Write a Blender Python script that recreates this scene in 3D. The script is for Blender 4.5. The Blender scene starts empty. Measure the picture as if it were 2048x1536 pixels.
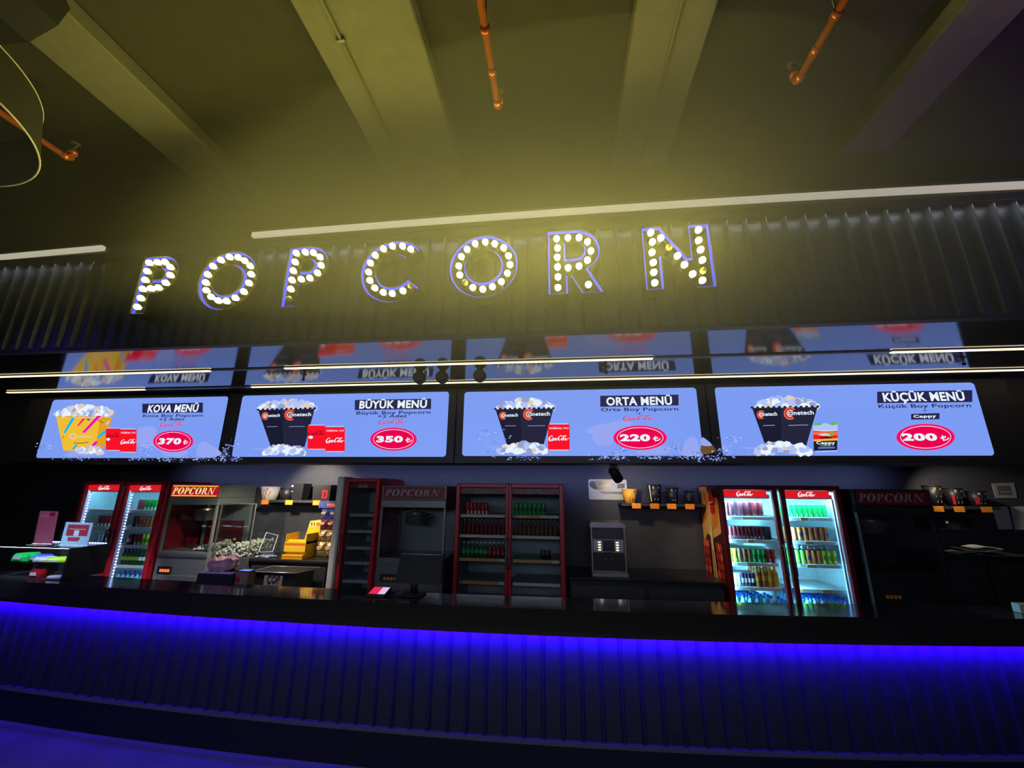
import bpy, math, random
from mathutils import Vector, Matrix
random.seed(7)
SC = bpy.context.scene
COL = SC.collection
R_ = math.radians

# ------------------------------------------------------------------ camera
CAM_H = 1.95
F, YAW, TILT, ROLL = 800.0, R_(6.85), R_(14.6), R_(0.5)
cy_, sy_ = math.cos(YAW), math.sin(YAW)
_f0 = Vector((-sy_, cy_, 0)); _rt = Vector((cy_, sy_, 0)); _up = Vector((0, 0, 1))
FW = _f0*math.cos(TILT) + _up*math.sin(TILT)
_u2 = _up*math.cos(TILT) - _f0*math.sin(TILT)
CR = _rt*math.cos(ROLL) + _u2*math.sin(ROLL)
CU = _u2*math.cos(ROLL) - _rt*math.sin(ROLL)
cd = bpy.data.cameras.new('camera'); cam = bpy.data.objects.new('camera', cd); COL.objects.link(cam)
cd.sensor_fit = 'HORIZONTAL'; cd.sensor_width = 36.0; cd.lens = 36.0*F/2048; cd.clip_start = .05; cd.clip_end = 100
M = Matrix((CR, CU, -FW)).transposed().to_4x4(); M.translation = Vector((0, 0, CAM_H)); cam.matrix_world = M
SC.camera = cam

def P(px, py, d):                       # survey helper: point of the photo on the vertical plane y = d
    v = FW + CR*((px-1024)/F) - CU*((py-768)/F); k = d/v.y
    return (v.x*k, CAM_H + v.z*k)

# ------------------------------------------------------------------ world, exposure, lamps
SC.view_settings.view_transform = 'Standard'; SC.view_settings.look = 'None'
SC.cycles.adaptive_threshold = .035; SC.cycles.max_bounces = 5; SC.cycles.diffuse_bounces = 3; SC.cycles.glossy_bounces = 4; SC.cycles.transmission_bounces = 4; SC.cycles.transparent_max_bounces = 10; SC.cycles.volume_bounces = 0; SC.cycles.caustics_reflective = False; SC.cycles.caustics_refractive = False
SC.view_settings.exposure = 0; SC.view_settings.gamma = 1; SC.view_settings.use_curve_mapping = False
W = bpy.data.worlds.new('world'); SC.world = W; W.use_nodes = True
W.node_tree.nodes['Background'].inputs[0].default_value = (.5, .5, .72, 1)
W.node_tree.nodes['Background'].inputs[1].default_value = .014

def lamp(name, kind, loc, target, energy, color, **kw):
    l = bpy.data.lights.new(name, kind); l.energy = energy; l.color = color
    for k, v in kw.items(): setattr(l, k, v)
    o = bpy.data.objects.new(name, l); COL.objects.link(o); o.location = loc
    o.rotation_euler = (Vector(target)-Vector(loc)).to_track_quat('-Z', 'Y').to_euler()
    return o
# coloured wash lights of the foyer behind the camera, and added fill
lamp('purple_wash_light', 'SPOT', (-4.3, 1.3, 4.3), (-4.2, 2.9, 0), 170, (.13, .008, 1), spot_size=R_(78), spot_blend=1, shadow_soft_size=.15)
lamp('violet_wash_light', 'SPOT', (5.5, .6, 1.6), (3.6, 3.4, 5.2), 110, (.42, .12, 1), spot_size=R_(75), spot_blend=1, shadow_soft_size=.1)
lamp('violet_wall_wash_light', 'SPOT', (1.0, -1.2, 1.2), (2.6, 3.4, 4.6), 26, (.42, .2, 1), spot_size=R_(100), spot_blend=1, shadow_soft_size=.1)
lamp('added_soft_fill', 'AREA', (-1.0, -2.6, 2.7), (-1.0, 5, 1.35), 15, (.66, .74, 1), shape='RECTANGLE', size=7, size_y=.8, spread=R_(75))  # added fill that lifts the dark back bar, no fixture of the place
lamp('added_wall_fill', 'AREA', (-.8, 4.66, 2.18), (-.8, 5.3, 2.06), 8, (.36, .43, 1), shape='RECTANGLE', size=9, size_y=.04, spread=R_(70))  # added fill for the bluish screen glare on the wall, no fixture here
lamp('channel_light', 'AREA', (1.6, 2.695, 3.882), (1.6, 2.78, 3.2), 3.6, (.88, .94, 1), shape='RECTANGLE', size=8.2, size_y=.02)
lamp('channel_light', 'AREA', (-6.0, 2.695, 3.882), (-6.0, 2.78, 3.2), 1.1, (.88, .94, 1), shape='RECTANGLE', size=3.8, size_y=.02)
# spots of the serving area, and added fill for case and poster
lamp('added_case_fill', 'SPOT', (-4.4, 2.7, 2.95), (-4.88, 3.68, 1.47), 200, (.72, .88, 1), spot_size=R_(30), spot_blend=.5, shadow_soft_size=.04)  # added fill to brighten the sign holders and the glass case
lamp('added_poster_fill', 'SPOT', (.8, 4.4, 2.17), (1.65, 4.95, 1.3), 26, (1, .85, .62), spot_size=R_(55), spot_blend=.8, shadow_soft_size=.04)  # added to brighten the side poster, no real spot hangs here
lamp('shelf_spot_light', 'SPOT', (-3.3, 4.68, 2.18), (-3.25, 5.3, 1.8), 40, (1, .86, .6), spot_size=R_(95), spot_blend=.6, shadow_soft_size=.03)
lamp('snack_spot_light', 'SPOT', (-3.2, 4.1, 2.17), (-3.5, 4.72, 1.2), 80, (1, .88, .68), spot_size=R_(105), spot_blend=.7, shadow_soft_size=.04)
lamp('menu_spot_light', 'SPOT', (.66, 4.60, 2.01), (1.05, 5.28, 1.8), 10, (1, .82, .5), spot_size=R_(120), spot_blend=.8, shadow_soft_size=.02)
lamp('cup_spot_light', 'SPOT', (3.9, 4.75, 2.25), (4.5, 5.2, 1.7), 15, (1, .88, .7), spot_size=R_(85), spot_blend=.7, shadow_soft_size=.03)

# ------------------------------------------------------------------ materials
MATS = {}
def mat(name, color, rough=.5, metal=0, emis=None, strength=0, ior=1.5, noise=.08, scale=30, bump=0, sample=True, spec=None):
    if name in MATS: return MATS[name]
    m = bpy.data.materials.new(name); m.use_nodes = True; nt = m.node_tree; b = nt.nodes['Principled BSDF']
    b.inputs['Roughness'].default_value = rough; b.inputs['Metallic'].default_value = metal; b.inputs['IOR'].default_value = ior
    b.inputs['Base Color'].default_value = (*color, 1)
    if spec is not None: b.inputs['Specular IOR Level'].default_value = spec
    if noise and emis is None:
        tc = nt.nodes.new('ShaderNodeTexCoord'); n = nt.nodes.new('ShaderNodeTexNoise'); n.inputs['Scale'].default_value = scale; n.inputs['Detail'].default_value = 4
        nt.links.new(tc.outputs['Object'], n.inputs['Vector'])
        r = nt.nodes.new('ShaderNodeValToRGB'); e = r.color_ramp.elements
        e[0].position = .3; e[1].position = .7
        e[0].color = (*[c*(1-noise) for c in color], 1); e[1].color = (*[min(1, c*(1+noise)) for c in color], 1)
        nt.links.new(n.outputs['Fac'], r.inputs['Fac']); nt.links.new(r.outputs['Color'], b.inputs['Base Color'])
        if bump:
            bp = nt.nodes.new('ShaderNodeBump'); bp.inputs['Strength'].default_value = bump; bp.inputs['Distance'].default_value = .01
            nt.links.new(n.outputs['Fac'], bp.inputs['Height']); nt.links.new(bp.outputs['Normal'], b.inputs['Normal'])
    if emis is not None:
        b.inputs['Emission Color'].default_value = (*emis, 1); b.inputs['Emission Strength'].default_value = strength
        if not sample: m.cycles.emission_sampling = 'NONE'
    MATS[name] = m; return m

def srgb(r, g, b):
    f = lambda c: (c/255/12.92) if c/255 <= .04045 else ((c/255+.055)/1.055)**2.4
    return (f(r), f(g), f(b))
def glow(name, r, g, b, k=1, sample=False):      # a colour shown on a lit display
    return mat(name, (0, 0, 0), .4, emis=srgb(r, g, b), strength=k, sample=sample, spec=0)
def pane_mat(name, tint=(1, 1, 1), refl=.08, rough=.02):
    if name in MATS: return MATS[name]
    m = bpy.data.materials.new(name); m.use_nodes = True; nt = m.node_tree; nt.nodes.clear()
    o = nt.nodes.new('ShaderNodeOutputMaterial'); mx = nt.nodes.new('ShaderNodeMixShader'); t = nt.nodes.new('ShaderNodeBsdfTransparent'); g = nt.nodes.new('ShaderNodeBsdfGlossy')
    lw = nt.nodes.new('ShaderNodeLayerWeight'); pw = nt.nodes.new('ShaderNodeMath'); pw.operation = 'POWER'; pw.inputs[1].default_value = 4; nt.links.new(lw.outputs['Facing'], pw.inputs[0])
    t.inputs['Color'].default_value = (*tint, 1); g.inputs['Roughness'].default_value = rough
    ml = nt.nodes.new('ShaderNodeMath'); ml.operation = 'MULTIPLY_ADD'; ml.inputs[1].default_value = .45; ml.inputs[2].default_value = refl*.4
    nt.links.new(pw.outputs[0], ml.inputs[0]); nt.links.new(ml.outputs[0], mx.inputs[0]); nt.links.new(t.outputs[0], mx.inputs[1]); nt.links.new(g.outputs[0], mx.inputs[2]); nt.links.new(mx.outputs[0], o.inputs[0])
    MATS[name] = m; return m

BLACK = mat('matt_black', (.012, .012, .014), .6)
DARK = mat('dark_paint', (.03, .03, .035), .55, bump=.1)
WALLM = mat('charcoal_wall', (.06, .062, .075), .7, bump=.15, scale=12)
CEILM = mat('dark_ceiling', (.075, .07, .055), .9, bump=.2, scale=6)
BEAMM = mat('grey_concrete', (.26, .25, .20), .85, bump=.25, scale=9)
UPWALL = mat('dark_upper_wall', (.07, .068, .06), .85, bump=.15, scale=5)
FLOORM = mat('polished_floor', (.25, .25, .27), .35, scale=3, noise=.15)
CORR = mat('corrugated_steel', (.085, .09, .10), .42, .5, scale=14, noise=.12)
CORRC = mat('counter_steel', (.05, .05, .055), .5, .3, scale=14, noise=.15)
GLOSS = mat('gloss_black_panel', (.006, .006, .008), .09, ior=2.0, noise=0)
TOPM = mat('gloss_dark_worktop', (.018, .018, .02), .09, ior=1.8, scale=60)
REDF = mat('red_metal', (.50, .015, .03), .35, scale=20)
REDD = mat('dark_red_metal', (.13, .006, .012), .4, scale=20)
WHITE = mat('white_plastic', (.72, .73, .74), .4)
CREAM = mat('cream_metal', (.55, .54, .47), .45)
STEEL = mat('brushed_steel', (.42, .43, .43), .35, .7, scale=80)
STEELD = mat('dull_steel', (.2, .2, .2), .4, .6, scale=80)
COPPER = mat('copper_paint', (.85, .22, .05), .3, .6)
ORANGE = mat('orange_card', (.95, .30, .03), .6)
PAPER = mat('white_paper', (.75, .75, .68), .7)
GLASS = pane_mat('clear_glass'); GLASS2 = pane_mat('dusty_glass', (.93, .96, .97), .12)

# ------------------------------------------------------------------ mesh building
class MB:
    def __init__(s): s.v = []; s.f = []; s.m = []; s.sm = []; s.mats = []
    def mi(s, m):
        if m not in s.mats: s.mats.append(m)
        return s.mats.index(m)
    def face(s, pts, m, smooth=False):
        n = len(s.v); s.v += [tuple(p) for p in pts]; s.f.append(tuple(range(n, n+len(pts)))); s.m.append(s.mi(m)); s.sm.append(smooth)
    def mesh(s, vs, fs, m, smooth=False):
        n = len(s.v); s.v += [tuple(p) for p in vs]; k = s.mi(m)
        for f in fs: s.f.append(tuple(i+n for i in f)); s.m.append(k); s.sm.append(smooth)
    def box(s, x0, x1, y0, y1, z0, z1, m, bev=0):
        if bev:
            b = min(bev, abs(x1-x0)*.45, abs(y1-y0)*.45, abs(z1-z0)*.45)
            vs = []; idx = {}
            for i, X in enumerate((x0, x1)):
                for j, Y in enumerate((y0, y1)):
                    for k, Z in enumerate((z0, z1)):
                        dx = b if i == 0 else -b; dy = b if j == 0 else -b; dz = b if k == 0 else -b
                        for ax, p in enumerate(((X, Y+dy, Z+dz), (X+dx, Y, Z+dz), (X+dx, Y+dy, Z))):
                            idx[i, j, k, ax] = len(vs); vs.append(p)
            fs = []
            for i in (0, 1): q = [idx[i, 0, 0, 0], idx[i, 1, 0, 0], idx[i, 1, 1, 0], idx[i, 0, 1, 0]]; fs.append(q[::-1] if i == 0 else q)
            for j in (0, 1): q = [idx[0, j, 0, 1], idx[1, j, 0, 1], idx[1, j, 1, 1], idx[0, j, 1, 1]]; fs.append(q if j == 0 else q[::-1])
            for k in (0, 1): q = [idx[0, 0, k, 2], idx[1, 0, k, 2], idx[1, 1, k, 2], idx[0, 1, k, 2]]; fs.append(q[::-1] if k == 0 else q)
            for i in (0, 1):
                for j in (0, 1): fs.append([idx[i, j, 0, 0], idx[i, j, 1, 0], idx[i, j, 1, 1], idx[i, j, 0, 1]])
            for i in (0, 1):
                for k in (0, 1): fs.append([idx[i, 0, k, 0], idx[i, 1, k, 0], idx[i, 1, k, 2], idx[i, 0, k, 2]])
            for j in (0, 1):
                for k in (0, 1): fs.append([idx[0, j, k, 1], idx[1, j, k, 1], idx[1, j, k, 2], idx[0, j, k, 2]])
            for i in (0, 1):
                for j in (0, 1):
                    for k in (0, 1): fs.append([idx[i, j, k, 0], idx[i, j, k, 1], idx[i, j, k, 2]])
            s.mesh(vs, fs, m); return s
        vs = [(x0, y0, z0), (x1, y0, z0), (x1, y1, z0), (x0, y1, z0), (x0, y0, z1), (x1, y0, z1), (x1, y1, z1), (x0, y1, z1)]
        s.mesh(vs, [(0, 3, 2, 1), (4, 5, 6, 7), (0, 1, 5, 4), (1, 2, 6, 5), (2, 3, 7, 6), (3, 0, 4, 7)], m); return s
    def prism(s, poly, y0, y1, m):          # poly in (x, z), extruded along y
        n = len(poly); vs = [(x, y0, z) for x, z in poly] + [(x, y1, z) for x, z in poly]
        s.mesh(vs, [tuple(range(n)), tuple(range(2*n-1, n-1, -1))] + [(i, i+n, (i+1) % n+n, (i+1) % n) for i in range(n)], m); return s
    def prism_x(s, poly, x0, x1, m):        # poly in (y, z), extruded along x
        n = len(poly); vs = [(x0, y, z) for y, z in poly] + [(x1, y, z) for y, z in poly]
        s.mesh(vs, [tuple(range(n)), tuple(range(2*n-1, n-1, -1))] + [(i, i+n, (i+1) % n+n, (i+1) % n) for i in range(n)], m); return s
    def flat(s, poly, y, m):                # flat shape facing the viewer (x, z)
        s.face([(x, y, z) for x, z in poly], m); return s
    def lathe(s, prof, c, m, n=16, axis='z', smooth=True, pick=None):   # prof [(r, h)]
        vs = []
        for r, h in prof:
            for k in range(n):
                a = 2*math.pi*k/n; x, y = r*math.cos(a), r*math.sin(a)
                p = (x, y, h) if axis == 'z' else ((x, h, y) if axis == 'y' else (h, x, y))
                vs.append((p[0]+c[0], p[1]+c[1], p[2]+c[2]))
        base = len(s.v); s.v += vs
        for i in range(len(prof)-1):
            for k in range(n):
                mm = pick(i, k) if pick else m
                s.f.append((base+i*n+k, base+i*n+(k+1) % n, base+(i+1)*n+(k+1) % n, base+(i+1)*n+k)); s.m.append(s.mi(mm)); s.sm.append(smooth)
        for i, flip in ((0, 1), (len(prof)-1, 0)):
            if prof[i][0] > 1e-5:
                q = [base+i*n+k for k in range(n)]
                mm = pick(min(i, len(prof)-2), 0) if pick else m
                s.f.append(tuple(q[::-1] if flip else q)); s.m.append(s.mi(mm)); s.sm.append(False)
        return s
    def tube(s, pts, r, m, n=8, closed=False):
        pts = [Vector(p) for p in pts]; rings = []; N = len(pts); base = len(s.v)
        for i, p in enumerate(pts):
            a = pts[(i-1) % N] if (i > 0 or closed) else p; b = pts[(i+1) % N] if (i < N-1 or closed) else p
            t = (b-a).normalized(); u = t.orthogonal() if abs(t.z) > .95 else t.cross(Vector((0, 0, 1))); u.normalize(); w = t.cross(u)
            for k in range(n):
                an = 2*math.pi*k/n; s.v.append(tuple(p+u*(r*math.cos(an))+w*(r*math.sin(an))))
        L = N if closed else N-1; k0 = s.mi(m)
        for i in range(L):
            for k in range(n):
                s.f.append((base+i*n+k, base+i*n+(k+1) % n, base+((i+1) % N)*n+(k+1) % n, base+((i+1) % N)*n+k)); s.m.append(k0); s.sm.append(True)
        if not closed:
            s.f.append(tuple(base+k for k in range(n))[::-1]); s.f.append(tuple(base+(N-1)*n+k for k in range(n))); s.m += [k0, k0]; s.sm += [False, False]
        return s
    def blob(s, c, r, m, n=6, squash=1, jit=.25, rng=random):
        prof = [(.01, -1), (.75, -.62), (1, 0), (.72, .65), (.01, 1)]; base = len(s.v)
        k0 = s.mi(m); rows = len(prof)
        for pr, h in prof:
            for k in range(n):
                a = 2*math.pi*k/n; q = r*(1+rng.uniform(-jit, jit))
                s.v.append((c[0]+pr*q*math.cos(a), c[1]+pr*q*math.sin(a), c[2]+h*q*squash))
        for i in range(rows-1):
            for k in range(n): s.f.append((base+i*n+k, base+i*n+(k+1) % n, base+(i+1)*n+(k+1) % n, base+(i+1)*n+k)); s.m.append(k0); s.sm.append(True)
        return s
    def ribbon(s, pts, w, y, m):            # flat pen stroke (x, z) with a width per point
        q = spline(pts); ws = spline([(a, 0) for a in (w if isinstance(w, (list, tuple)) else [w]*len(pts))]); L = []; Rr = []
        for i, p in enumerate(q):
            a = q[max(i-1, 0)]; b = q[min(i+1, len(q)-1)]; dx, dz = b[0]-a[0], b[1]-a[1]; l = math.hypot(dx, dz) or 1; h = ws[i][0]/2
            L.append((p[0]-dz/l*h, y, p[1]+dx/l*h)); Rr.append((p[0]+dz/l*h, y, p[1]-dx/l*h))
        n = len(q); s.mesh(L+Rr, [(i, i+n, i+n+1, i+1) for i in range(n-1)], m); return s
    def text(s, body, x0, x1, z0, h, y, m, bold=.0, shear=0, dz=0, thick=0):   # fit between x0..x1, baseline z0, capital height h; dz: rise of the right end
        vs, fs = glyphs(body, bold)
        mx0 = min(v[0] for v in vs); mx1 = max(v[0] for v in vs); sx = (x1-x0)/(mx1-mx0); sz = h/CAPH
        out = []
        for vx, vz in vs:
            t = (vx-mx0)*sx; out.append((x0+t+shear*vz*sz, y, z0+vz*sz+dz*t/(x1-x0)))
        s.mesh(out, fs, m); return s
    def build(s, name, parent=None, mods=None):
        me = bpy.data.meshes.new(name); o = bpy.data.objects.new(name, me)
        org = Vector((0, 0, 0))
        if parent is not None:
            q = parent
            while q is not None: org += q.location; q = q.parent
            o.parent = parent
        me.from_pydata([(a-org.x, b-org.y, c-org.z) for a, b, c in s.v], [], s.f)
        for m in s.mats: me.materials.append(m)
        me.polygons.foreach_set('material_index', s.m); me.polygons.foreach_set('use_smooth', s.sm); me.update()
        COL.objects.link(o); return o

def spline(pts, n=6):
    if len(pts) < 3: return [tuple(p) for p in pts] if len(pts) < 2 else [tuple(pts[0][k]+(pts[1][k]-pts[0][k])*i/n for k in range(2)) for i in range(n+1)]
    o = []
    for i in range(len(pts)-1):
        p0 = pts[max(i-1, 0)]; p1 = pts[i]; p2 = pts[i+1]; p3 = pts[min(i+2, len(pts)-1)]
        for k in range(n):
            t = k/n; o.append(tuple(.5*((2*p1[a])+(-p0[a]+p2[a])*t+(2*p0[a]-5*p1[a]+4*p2[a]-p3[a])*t*t+(-p0[a]+3*p1[a]-3*p2[a]+p3[a])*t**3) for a in range(2)))
    o.append(tuple(pts[-1])); return o

_G = {}
def glyphs(body, bold):
    if (body, bold) in _G: return _G[body, bold]
    c = bpy.data.curves.new('lettering', 'FONT'); c.body = body; c.size = 1; c.dimensions = '2D'; c.fill_mode = 'BOTH'; c.offset = bold; c.resolution_u = 3
    if bold > .0: c.space_character = 1+bold*2
    o = bpy.data.objects.new('lettering', c); COL.objects.link(o)
    me = bpy.data.meshes.new_from_object(o); vs = [(v.co.x, v.co.y) for v in me.vertices]; fs = [tuple(p.vertices) for p in me.polygons]
    bpy.data.objects.remove(o); bpy.data.curves.remove(c); bpy.data.meshes.remove(me)
    _G[body, bold] = (vs, fs); return vs, fs
CAPH = 1
_v = glyphs('H', 0)[0]; CAPH = max(v[1] for v in _v)-min(v[1] for v in _v)

def tag(o, label, cat, group=None, kind=None):
    o['label'] = label; o['category'] = cat
    if group: o['group'] = group
    if kind: o['kind'] = kind
    return o
def thing(name, label, cat, loc=(0, 0, 0), group=None, kind=None):
    o = bpy.data.objects.new(name, None); COL.objects.link(o); o.location = loc; o.empty_display_size = .1
    return tag(o, label, cat, group, kind)
def struct(o): o['kind'] = 'structure'; return o
def dup(root, loc, label, group=None):
    r = root.copy(); COL.objects.link(r); r.location = loc; r['label'] = label
    if group: r['group'] = group
    for ch in root.children:
        c = ch.copy(); COL.objects.link(c); c.parent = r
        for g in ch.children: d = g.copy(); COL.objects.link(d); d.parent = c
    return r
ORD = ['first', 'second', 'third', 'fourth', 'fifth', 'sixth', 'seventh', 'eighth', 'ninth', 'tenth', 'eleventh', 'twelfth', 'thirteenth', 'fourteenth']

# ------------------------------------------------------------------ the setting
struct(MB().box(-10, 8, -3.5, 6, -.1, 0, FLOORM).build('floor'))
struct(MB().box(-10, 8, -3.5, 6, 5.14, 5.3, CEILM).build('ceiling'))
struct(MB().box(-10, 8, 5.3, 5.45, 0, 3.2, WALLM).build('wall_back'))
def wall_upper():
    b = MB(); n = 24; xs = [-10+18*i/n for i in range(n+1)]
    for i in range(n):
        y0, y1 = [3.37+.012*max(0, x-.5)**2+.004*min(0, x+.5)**2 for x in xs[i:i+2]]
        b.mesh([(xs[i], y0, 3.6), (xs[i+1], y1, 3.6), (xs[i+1], y1, 5.14), (xs[i], y0, 5.14), (xs[i], y0+.15, 3.6), (xs[i+1], y1+.15, 3.6), (xs[i+1], y1+.15, 5.14), (xs[i], y0+.15, 5.14)],
               [(0, 1, 2, 3), (4, 7, 6, 5), (0, 4, 5, 1), (3, 2, 6, 7)], UPWALL)
    return b.build('wall_front')
struct(wall_upper())
for nm, x0, x1 in (('ceiling_beam', -3.70, -3.21), ('ceiling_beam', -1.68, -.90), ('ceiling_beam', .56, 1.08), ('ceiling_beam', 2.66, 3.07)):
    o = struct(MB().box(x0, x1, -3.5, 3.42, 5.0, 5.139, BEAMM, .012).build(nm)); o['label'] = 'grey concrete ceiling beam'; o['category'] = 'beam'

# added haze volumes that imitate lens glare around the bulbs
def haze(name, dens):
    m = bpy.data.materials.new(name); m.use_nodes = True; m.cycles.volume_sampling = 'EQUIANGULAR'; m.cycles.homogeneous_volume = True; nt = m.node_tree; nt.nodes.clear(); o = nt.nodes.new('ShaderNodeOutputMaterial')
    v = nt.nodes.new('ShaderNodeVolumeScatter'); v.inputs['Density'].default_value = dens; v.inputs['Anisotropy'].default_value = .3; v.inputs['Color'].default_value = (1, 1, .88, 1)
    nt.links.new(v.outputs[0], o.inputs['Volume'])
    return m
def haze_label(h, l): h['kind'] = 'stuff'; h['label'] = l; h['category'] = 'haze'
def haze_cloud(c, r, dens, name, label):
    # a lens of haze that thins out towards its rim
    b = MB(); n, k = 40, 14; T = lambda q: (1-q*q)**2
    prof = ([(max(1e-4, i/k), -T(i/k)) for i in range(k+1)]+[(max(1e-4, i/k), T(i/k)) for i in range(k-1, -1, -1)])[::-1]
    b.lathe(prof, (0, 0, 0), haze(name, dens), n, axis='y')
    b.v = [(c[0]+x*r[0], c[1]+y*r[1], c[2]+z*r[2]) for x, y, z in b.v]
    haze_label(b.build(name), label)
haze_cloud((-1.0, 1.45, 3.72), (5.0, 1.7, 1.22), .020, 'glare_haze', 'thin added haze imitating glare below the ceiling beams')
haze_cloud((.15, 1.85, 3.52), (3.0, .62, 1.42), .25, 'glare_cloud', 'added haze cloud imitating glare in front of the lit letters')

# ------------------------------------------------------------------ canopy over the counter
def corrug(b, xs0, xs1, pitch, yf, z0, z1, m, depth=.04, slope=.03, cut=.0):
    n = int((xs1-xs0)/pitch); prev = None
    for i in range(n):
        x = xs0+i*pitch; w = pitch
        pr = [(x, 0), (x+w*.74, 0), (x+w*.85, depth), (x+w*.89, depth), (x+w, 0)]
        for (xa, da), (xb, db) in zip(pr, pr[1:]):
            ya, yb = yf(xa), yf(xb)
            b.mesh([(xa, ya-da, z0), (xb, yb-db, z0), (xb, yb-db, z1), (xa, ya-da, z1)], [(0, 1, 2, 3)], m)
        a = [(q[0], yf(q[0])-q[1]) for q in pr[1:]]
        for z in (z0, z1): b.mesh([(p[0], p[1], z) for p in a], [(0, 1, 2, 3)], m)
canopy = thing('sign_canopy', 'dark canopy with corrugated steel front and glossy underside over the counter', 'canopy', (0, 2.75, 3.05), kind='structure')
b = MB(); corrug(b, -8.1, 5.8, .134, lambda x: 2.76, 3.07, 3.885, CORR); b.build('corrugated_fascia', canopy)
MB().box(-8.1, 5.8, 2.70, 3.36, 3.885, 3.945, DARK, .004).build('cap', canopy)
MB().box(-8.1, 5.8, 2.775, 2.95, 3.075, 3.885, DARK).build('backing_panel', canopy)
MB().box(-8.1, 5.8, 2.745, 2.80, 3.045, 3.07, DARK).build('bottom_edge', canopy)
MB().box(-8.1, 5.8, 2.80, 4.36, 3.052, 3.12, GLOSS).build('soffit', canopy)
MB().box(-8.1, 5.8, 4.37, 4.62, 2.2, 3.06, DARK).build('bulkhead', canopy)
def trim_y(x): return 2.655+(.0055 if x > 0 else .003)*x*x
def channel(name, x0, x1, z0, z1, ya, yb, m, parent):
    b = MB(); n = max(2, int((x1-x0)/.4))
    for i in range(n):
        xa, xb = x0+(x1-x0)*i/n, x0+(x1-x0)*(i+1)/n; v = []
        for x in (xa, xb):
            t = trim_y(x)
            v += [(x, t+ya, z0), (x, t+yb, z0), (x, t+yb, z1), (x, t+ya, z1)]
        f = [(0, 4, 5, 1), (1, 5, 6, 2), (2, 6, 7, 3), (3, 7, 4, 0)]
        if i == 0: f.append((0, 1, 2, 3))
        if i == n-1: f.append((4, 7, 6, 5))
        b.mesh(v, f, m)
    return b.build(name, parent)
channel('edge_trim', -8.1, 5.8, 3.945, 4.045, .02, .08, DARK, canopy)
CHAN = mat('warm_channel_diffuser', (.7, .7, .66), .5, emis=(1, .93, .66), strength=.42)
for x0, x1, z, lb in ((-8.1, -4.02, 0, 'pale light channel on the canopy edge, shorter run beyond the first P'), (-2.54, 5.8, 0, 'pale light channel on the canopy edge, long run above the lit letters')):
    t = thing('light_channel', lb, 'light', (x0, 2.66, 3.95), 'light channels on the canopy edge')
    channel('diffuser', x0, x1, 3.98, 4.02, -.012, .0195, CHAN, t)
    channel('housing', x0, x1, 4.02, 4.04, -.016, .0195, STEELD, t)

# linear lights flush in the glossy soffit
STRIP = mat('warm_strip_glow', (.8, .8, .7), .4, emis=(1, .80, .36), strength=2.4)
def soffit_strip(x0, x1, y0, y1, label):
    t = thing('linear_light', label, 'light', (x0, y0, 3.05), 'linear lights under the canopy')
    b = MB(); dx = x1-x0
    b.mesh([(x0, y0-.014, 3.036), (x0, y0+.014, 3.036), (x1, y1+.014, 3.036), (x1, y1-.014, 3.036), (x0, y0-.014, 3.044), (x0, y0+.014, 3.044), (x1, y1+.014, 3.044), (x1, y1-.014, 3.044)],
           [(0, 1, 2, 3), (0, 3, 7, 4), (1, 5, 6, 2), (0, 4, 5, 1), (2, 6, 7, 3)], STRIP); b.build('diffuser', t)
    b = MB(); b.mesh([(x0, y0-.02, 3.044), (x0, y0+.02, 3.044), (x1, y1+.02, 3.044), (x1, y1-.02, 3.044), (x0, y0-.02, 3.052), (x0, y0+.02, 3.052), (x1, y1+.02, 3.052), (x1, y1-.02, 3.052)],
                     [(0, 1, 2, 3), (0, 3, 7, 4), (1, 5, 6, 2), (0, 4, 5, 1), (2, 6, 7, 3)], STEELD); b.build('housing', t)
soffit_strip(-8.0, -3.40, 3.41, 3.40, 'warm linear light in the front row, run over the yellow-bucket screen')
soffit_strip(-2.60, .81, 3.39, 3.40, 'warm linear light in the front row, middle run')
soffit_strip(2.68, 5.6, 3.41, 3.42, 'warm linear light in the front row, run over the juice-carton screen')
soffit_strip(-6.77, -4.86, 4.05, 4.05, 'short warm linear light just above the yellow-bucket screen')
soffit_strip(-3.48, 5.6, 4.05, 4.05, 'long warm linear light just above the three black-box screens')
t = thing('light_profile', 'unlit grey linear profile bridging the front row of canopy lights, longer piece', 'light', (.82, 3.4, 3.04), 'unlit linear profiles')
MB().box(.83, 2.66, 3.385, 3.42, 3.040, 3.052, STEELD, .002).build('profile', t)
t = thing('light_profile', 'unlit grey linear profile in the front row between its first two lit runs', 'light', (-3.38, 3.4, 3.04), 'unlit linear profiles')
MB().box(-3.38, -2.62, 3.385, 3.42, 3.040, 3.052, STEELD, .002).build('profile', t)
t = thing('light_profile', 'unlit grey linear profile just above the gap between the first two screens', 'light', (-4.84, 4.05, 3.04), 'unlit linear profiles')
MB().box(-4.84, -3.50, 4.035, 4.07, 3.040, 3.052, STEELD, .002).build('profile', t)
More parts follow.
